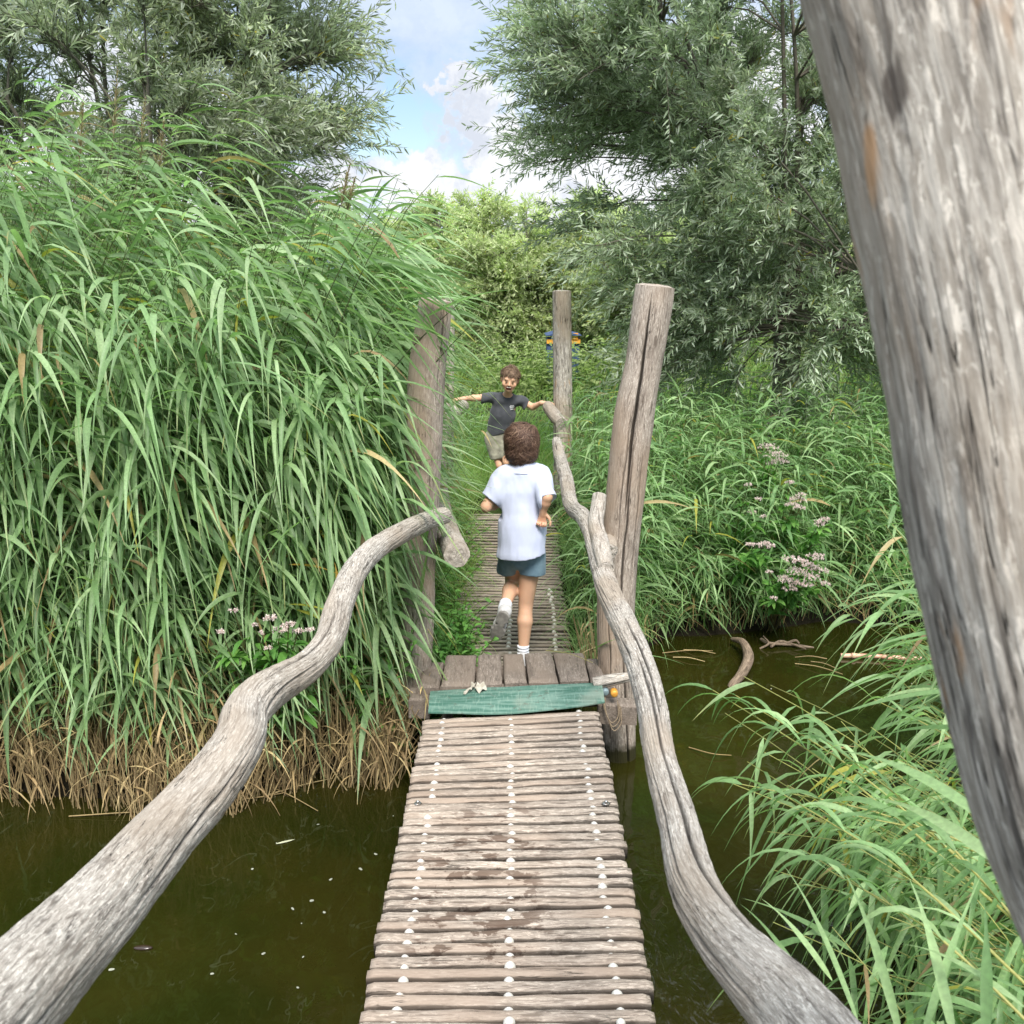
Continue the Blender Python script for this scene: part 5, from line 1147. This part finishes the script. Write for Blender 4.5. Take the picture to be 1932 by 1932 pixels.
for an in (ankL, ankR):
    o_ = an+np.array([0, -.04, -.05]); V, F = solid([(seg(an+np.array([0, .02, -.035]), an+np.array([0, -.12, -.045]), .035, .030), .02)], an-.2, an+.12, .006, [(an+np.array([0, 0, -.073]), (0, 0, -1))]); mesh_ob('shoe', V, F, 'upper', root, o_)
hc = H(0, .014, .022); hr_ = np.array([.074, .086, .087]); b = B()
def shave(d, Pp):
    q = (Pp-head)@Rh; face = (q[:, 1] < -.02-.25*np.clip(q[:, 2]-.02, -1, 1)) & (q[:, 2] < .055); low_ = q[:, 2] < -.035
    return np.where(face | low_, np.maximum(d, .01), d)
V, F = solid([(ell(hc, hr_, Rh), 0)], hc-.12, hc+.12, .0045, (), lambda p: .003*fbm(p*50, 2), shave); HC2 = [(.13, .080, .050), (.18, .115, .075), (.08, .050, .032), (.24, .165, .11)]
b.add(V, F, np.array((.10, .062, .040)))
crown_ = nrm(Rh@np.array([0, .2, 1.])); loc = lambda d: d@Rh
strands(b, hc, hr_*1.0, 2200, (.022, .05), (.0022, .0045), HC2, lambda d: d-crown_+rng.normal(0, .12, d.shape), lambda d: (loc(d)[:, 2] > .47) | ((loc(d)[:, 1] > -.1) & (loc(d)[:, 2] > -.5)), .006, 6, .5, 9.)
b.build('hair', M['hair'], root, origin=hc)
# ------------------------------------------------------------------ flowering plants
PK = [(.74, .60, .57), (.80, .69, .64), (.60, .45, .43), (.82, .75, .66)]
def flower_plant(name, base, heads, label, nleaf=9, group=None, leafl=(.09, .17), cols=((.13, .30, .06), (.18, .36, .08), (.09, .22, .05)), pk=PK):
    """heads: (point, radius)"""
    root = empty(name, base, label, 'flowering plant', group); base = np.asarray(base, float); bs = B(); bl = B()
    for i, (p_, r_) in enumerate(heads):
        p_ = np.asarray(p_); b0 = base+np.array([rng.normal(0, .05), rng.normal(0, .04), 0]); pts = spline([b0, b0*.5+p_*.5+np.array([0, .02, .06]), p_], 10); stems(bs, pts[None], .004, .0022, (.20, .17, .08), 5)
        n = nleaf; s = rng.uniform(.42, .93, n); k = (s*9).astype(int); a = rng.uniform(0, 2*pi, n); pp = pts[k]
        for w in (0, pi): blades(bl, pp, np.stack([np.cos(a+w), np.sin(a+w), rng.uniform(0, .7, n)], 1), rng.uniform(*leafl, n)*(1.1-.5*s), rng.uniform(.022, .038, n), rng.uniform(.6, 2, n), 6, pal(n, cols), (0, 0, 0), prof_leaf, .12, rng.normal(0, .3, n))
    bs.build('stem', M['grass'], root, origin=base); bl.build('foliage', M['grass'], root, origin=base)
    for p_, r_ in heads:
        bh = B(); m_ = max(7, int(26*(r_/.05)**1.3)); u_ = nrm(rng.normal(size=(m_, 3))); u_[:, 2] = np.abs(u_[:, 2])*.7; c = np.asarray(p_)+u_*np.array([1, 1, .6])*r_*rng.uniform(.5, 1, (m_, 1)); 
        for q in c:
            nn = 16; d_ = nrm(rng.normal(size=(nn, 3))+np.array([0, -.2, .6])); blades(bh, np.repeat(q[None], nn, 0), d_, rng.uniform(.007, .013, nn), .0045, 0.3, 2, pal(nn, pk, .2), (0, 0, 0), prof_grass, None)
        stems(bs, np.stack([np.tile(np.asarray(p_)-(0, 0, r_), (m_, 1)), c], 1), .001, .001, (.2, .2, .1), 3) if False else None
        bh.build('flower_head', M['petal'], root, origin=p_)
    return root
b = B(); q = bases(190, (-.4, 2.8), (15.3, 16.9), inland); leafy(b, q, rng.uniform(.62, .92, len(q)), 6, (.12, .2), (.04, .07), [(.24, .32, .11), (.30, .36, .15)], .2)
tag(b.build('undergrowth', M['farleaf'], origin=(1, 16, .2)), 'bright weeds in front of the blue hut at the end of the path', 'undergrowth', kind='stuff')
YL = 4.22
hd = lambda l, Y: [(P(x, y, Y=Y+rng.uniform(-.06, .06)), r) for x, y, r in l]
flower_plant('flowering_plant', (P(510, 1300, Y=4.62)[0], 4.62, -.42), hd([(441, 1152, .020), (418, 1193, .024), (508, 1166, .032), (528, 1190, .040), (545, 1180, .034), (562, 1192, .026), (584, 1188, .026), (494, 1194, .013), (505, 1222, .015), (480, 1180, .014)], YL),
             'pink flowered herb with bright leaves beside the double bent log, below the tall reeds', 12, 'pink flowering herbs on the banks')
fl = [([(1450, 845, .05), (1462, 860, .06), (1470, 872, .045), (1455, 876, .03)], 7.6, 'dense pink flower cluster standing highest on the bank, farthest from the water'),
      ([(1503, 945, .045), (1495, 955, .04), (1508, 960, .035), (1490, 912, .025), (1512, 935, .028)], 7.15, 'upright pink flower spray halfway up the bank, between the highest and largest clusters'),
      ([(1432, 943, .025), (1420, 968, .024), (1440, 975, .02), (1412, 915, .02)], 7.2, 'scattered small pink flowers halfway up the bank on the split post’s side'),
      ([(1551, 985, .032), (1545, 990, .026), (1558, 980, .024)], 7.15, 'small pink flower head halfway up the bank on the leaning post’s side'),
      ([(1425, 1030, .03), (1443, 1028, .035), (1455, 1032, .025), (1415, 1028, .022)], 7.0, 'low flat spray of pink flowers beside the largest cluster, towards the split post'),
      ([(1495, 1056, .045), (1512, 1062, .045), (1540, 1052, .045), (1530, 1072, .05), (1505, 1080, .05), (1480, 1095, .045), (1500, 1100, .05), (1530, 1092, .045), (1545, 1078, .04), (1490, 1112, .04), (1522, 1104, .035), (1556, 1102, .025), (1460, 1130, .02), (1452, 1080, .018)], 6.85, 'largest mass of pale pink flowers, leaning over the edge of the water')]
for l, Y, lb in fl:
    hs_ = [(P(x, y, Y=Y-.62+rng.uniform(-.05, .05)), r*1.5) for x, y, r in l]; bx_ = np.mean([h[0][0] for h in hs_]); z = float(ground_z(np.array([bx_]), np.array([Y]))[0]); z = max(z, WZ)
    flower_plant('flowering_plant', (bx_, Y, z), hs_, lb, 10, 'pink flowering herbs on the banks', (.10, .18))
# ------------------------------------------------------------------ things in the water
WL_ = lambda x, y, dz=0: P(x, y, z=WZ+dz)
b = B(); log_mesh(b, [WL_(1382, 1206, .05), WL_(1402, 1213, .08), WL_(1412, 1240, .06), WL_(1400, 1270, .03), WL_(1382, 1292, .005), WL_(1376, 1304, -.04)], [.014, .026, .032, .030, .024, .016], nr=40, step=.01, seed=81, cracks=5, lump=.12)
tag(b.build('drift_stick', M['twig'], origin=WL_(1400, 1250)), 'curved pale branch sticking up out of the pond near the far bank', 'branch')
b = B()
for (l, r_) in (([(1436, 1206, .03), (1450, 1213, .03), (1490, 1216, .02), (1535, 1222, .0)], .011), ([(1434, 1224, .0), (1450, 1214, .04), (1440, 1200, .07)], .008), ([(1480, 1216, .02), (1500, 1208, .05), (1508, 1214, .03)], .009), ([(1455, 1220, .02), (1475, 1210, .03), (1520, 1224, .02)], .010)):
    log_mesh(b, [WL_(*q) for q in l], [r_]+[r_*.9]*(len(l)-2)+[r_*.5], nr=14, step=.02, seed=int(r_*1e4), cracks=0, lump=.25)
tag(b.build('drift_twigs', M['twig'], origin=WL_(1480, 1215)), 'small tangle of brown twigs floating below the pink flowers', 'twigs')
b = B(); pts = np.array([WL_(1586, 1237, .015), WL_(1650, 1238, .02), WL_(1790, 1247, .025)]); stems(b, spline(pts, 14)[None], .016, .013, np.array([(1, 1, 1)]), 12)
for f_ in (.12, .45, .75):
    c_ = pts[0]*(1-f_)+pts[2]*f_; stems(b, np.stack([c_-(.012, 0, 0), c_, c_+(.012, 0, 0)])[None]+np.array([0, 0, .004]), .019, .019, (1, 1, 1), 12)
tag(b.build('cane', M['cane'], origin=pts[0]), 'red brown cane lying on the water and running behind the leaning post', 'cane')
b = B(); SC_ = [((1500, 1252), (1590, 1272)), ((1530, 1248), (1580, 1262)), ((1250, 1232), (1345, 1228)), ((1270, 1240), (1330, 1248)), ((1290, 1226), (1350, 1233)), ((500, 1480), (600, 1530)), ((505, 1500), (628, 1468)), ((470, 1490), (520, 1478)), ((130, 1540), (400, 1530)), ((1560, 1243), (1500, 1240)), ((1300, 1410), (1380, 1425)), ((440, 1510), (540, 1495))]
for (a, c_) in SC_:
    p0_, p1_ = WL_(*a, .006), WL_(*c_, .012); stems(b, spline([p0_, (p0_+p1_)/2+np.array([0, rng.normal(0, .02), .012]), p1_], 8)[None], .0035, .002, pal(1, STRAW)[0], 5)
tag(b.build('floating_straws', M['straw'], origin=(0, 5, WZ)), 'thin straw coloured reed stalks lying on the pond surface', 'straws', kind='stuff')
# pale scraps
n_ = 0; proto_s = None
for (x, y, w) in [(540, 1588, 1.0), (522, 1591, .6), (476, 1640, .8), (680, 1640, 1.2), (709, 1612, 1.3), (624, 1660, 1.1), (588, 1700, 1.2), (552, 1715, 1.0), (569, 1743, .5), (497, 1800, 1.2), (612, 1722, .8), (210, 1830, 1.3), (270, 1790, .9), (400, 1838, .9), (572, 1806, .7), (152, 1880, 1.2), (445, 1763, .6), (600, 1556, .7), (742, 1540, .6), (562, 1864, .8), (1455, 1300, .8), (1240, 1275, .9), (1385, 1288, .6), (1300, 1530, .8), (1720, 1290, .6)]:
    if proto_s is None:
        b = B(); V, F = sphere_arrays(.0075, 14, 7, 3); V *= np.array([1.3, .85, .10])*(1+.35*fbm(V*90, 2))[:, None]; V[:, 2] += .002; b.add(V, F); o = b.build('floating_scrap', M['float']); proto_s = o
    else: o = proto_s.copy(); COL.objects.link(o)
    o.location = Vector(WL_(x, y)); o.rotation_euler.z = rng.uniform(0, 6); o.scale = (w*rng.uniform(.8, 1.3), w*rng.uniform(.7, 1.2), 1)
    side_ = 'dark water beneath the thick double bent log' if x < 900 else 'water beyond the long curving log'
    tag(o, 'small pale leaf scrap floating on the '+side_, 'leaf scrap', 'pale scraps floating on the pond')
b = B(); blades(b, WL_(521, 1592, .006)[None], np.array([[1, .5, .0]]), .085, .014, 0, 6, (.55, .55, .38), (0, 0, 0), prof_leaf, .1)
tag(b.build('floating_leaf', M['straw'], origin=WL_(530, 1590)), 'single pale willow leaf floating on the dark water', 'leaf')
b = B(); V, F = sphere_arrays(.022, 14, 8, 5); V *= np.array([1.7, .6, .35]); b.add(V, F, (.1, .1, .1)); b2 = b.build('floating_feather', M['eyedark'], origin=(0, 0, 0)); b2.location = Vector(WL_(270, 1788, .004))
tag(b2, 'small dark scrap floating on the olive water under the crooked log', 'scrap')
# ------------------------------------------------------------------ loose leaves and sprigs near the platform
b = B()
for (x0, y0, D_a, x1, y1, D_b, w, c) in [(1122, 1236, 5.0, 1105, 1130, 5.05, .013, 0), (1128, 1238, 5.0, 1135, 1118, 5.0, .010, 0), (1118, 1232, 5.0, 1092, 1168, 4.95, .009, 0), (1132, 1240, 4.98, 1150, 1150, 4.9, .008, 0), (1126, 1238, 5., 1118, 1100, 5.1, .012, 1), (1120, 1226, 4.9, 1182, 1200, 4.72, .02, 1), (1190, 1236, 4.75, 1292, 1252, 4.6, .014, 1), (1200, 1290, 4.7, 1262, 1330, 4.6, .009, 1),
                                         (792, 1130, 4.75, 812, 1010, 4.8, .024, 1), (800, 1030, 4.78, 822, 925, 4.85, .026, 1), (545, 1065, 4.5, 640, 1082, 4.4, .032, 2), (640, 1110, 4.4, 632, 1062, 4.4, .018, 2), (560, 1150, 4.45, 650, 1195, 4.3, .03, 3), (545, 1140, 4.45, 640, 1160, 4.35, .024, 3), (800, 1300, 4.6, 812, 1350, 4.4, .008, 0), (806, 1310, 4.6, 800, 1375, 4.3, .006, 0)]:
    a0, a1 = P(x0, y0, Y=D_a), P(x1, y1, Y=D_b); L = np.linalg.norm(a1-a0)
    cl = [pal(1, STRAW+[(.5, .42, .22)]), pal(1, GR), np.array([[.48, .30, .07]]), np.array([[.38, .37, .07]])][c]; blades(b, a0[None], (a1-a0+np.array([0, 0, .2*L]))[None], L*1.04, w, .5, 10, cl, (0, 0, 0), prof_reed, .15)
a0, a1 = P(1030, 1227, Y=5.03), P(1118, 1250, Y=4.72); a0[2] = max(a0[2], .035); a1[2] = max(a1[2], .035)
stems(b, spline([a0, (a0+a1)/2+np.array([0, 0, .015]), a1], 8)[None], .0022, .0012, (.52, .46, .22), 5)
tag(b.build('stray_blades', M['grass'], origin=(0, 4.8, 0)), 'stray green and straw coloured blades around the platform ends', 'grass', kind='stuff')
# ------------------------------------------------------------------ glimpses of things far behind the leaves
def boxm(b, lo_, hi_, c=(1, 1, 1), bev=0):
    x0, y0, z0 = lo_; x1, y1, z1 = hi_; V = np.array([(x0, y0, z0), (x1, y0, z0), (x1, y1, z0), (x0, y1, z0), (x0, y0, z1), (x1, y0, z1), (x1, y1, z1), (x0, y1, z1)]); b.add(V, np.array([(0, 3, 2, 1), (4, 5, 6, 7), (0, 1, 5, 4), (1, 2, 6, 5), (2, 3, 7, 6), (3, 0, 4, 7)]), c)
HY = 17.5; cN = P(1062, 634, Y=HY); gz_ = float(ground_z(np.array([cN[0]]), np.array([HY]))[0])
root = empty('play_hut', (cN[0], HY, gz_), 'small dark blue hut with orange yellow rim, glimpsed beside the far post', 'hut')
zt = cN[2]; b = B(); boxm(b, (cN[0]-.27, HY-.2, gz_), (cN[0]+.27, HY+.4, zt+.02)); b.build('wall', M['darkblue'], root, origin=(cN[0], HY, gz_), smooth=False)
b = B(); boxm(b, (cN[0]-.28, HY-.24, zt-.11), (cN[0]+.28, HY-.204, zt-.04)); boxm(b, (cN[0]+.15, HY-.26, zt-.04), (cN[0]+.24, HY-.204, zt+.06)); b.build('rim', M['yellowpanel'], root, origin=(cN[0], HY-.2, zt), smooth=False)
b = B(); b.add(np.array([(cN[0]-.3, HY-.3, zt+.024), (cN[0]+.3, HY-.3, zt+.024), (cN[0]+.3, HY+.5, zt+.024), (cN[0]-.3, HY+.5, zt+.024), (cN[0], HY-.3, zt+.10), (cN[0], HY+.5, zt+.10)]), [np.array([(0, 4, 5, 3), (1, 2, 5, 4), (0, 3, 2, 1)]), np.array([(0, 1, 4), (3, 5, 2)])]); b.build('roof', M['darkblue'], root, origin=(cN[0], HY, zt), smooth=False)
cM = P(632, 492, Y=13.0); gz_ = float(ground_z(np.array([cM[0]]), np.array([13.]))[0])
root = empty('parked_trailer', (cM[0], 13, gz_), 'blue grey trailer body with a slanted end, glimpsed through the reed tips', 'trailer')
zt = cM[2]+.07; x0, x1 = cM[0]-.55, cM[0]+.12
b = B(); b.add(np.array([(x0, 12.8, gz_+.3), (x1+.3, 12.8, gz_+.3), (x1+.1, 12.8, zt), (x0, 12.8, zt), (x0, 13.6, gz_+.3), (x1+.3, 13.6, gz_+.3), (x1+.1, 13.6, zt), (x0, 13.6, zt)]), np.array([(0, 1, 2, 3), (5, 4, 7, 6), (1, 5, 6, 2), (4, 0, 3, 7), (3, 2, 6, 7), (4, 5, 1, 0)])); b.build('body', M['bluegrey'], root, origin=(cM[0], 13, gz_), smooth=False)
b = B(); boxm(b, (x1-.26, 12.78, zt-.16), (x1-.235, 12.796, zt-.04)); boxm(b, (x0+.02, 12.78, zt-.03), (x1+.08, 12.796, zt-.005)); b.build('trim', M['pane'], root, origin=(cM[0], 12.8, zt), smooth=False)
for q in (x0+.15, x1-.05):
    b = B(); ph = np.linspace(0, 2*pi, 20, endpoint=False); rings = [np.stack([q+r_*np.cos(ph), 12.8+dy+0*ph, gz_+.22+r_*np.sin(ph)], -1) for r_, dy in ((.01, -.03), (.2, -.03), (.22, 0), (.22, .12), (.01, .13))]; b.add(np.array(rings), grid_faces(5, 20)); b.build('wheel', M['eyedark'], root, origin=(q, 12.8, gz_+.22))
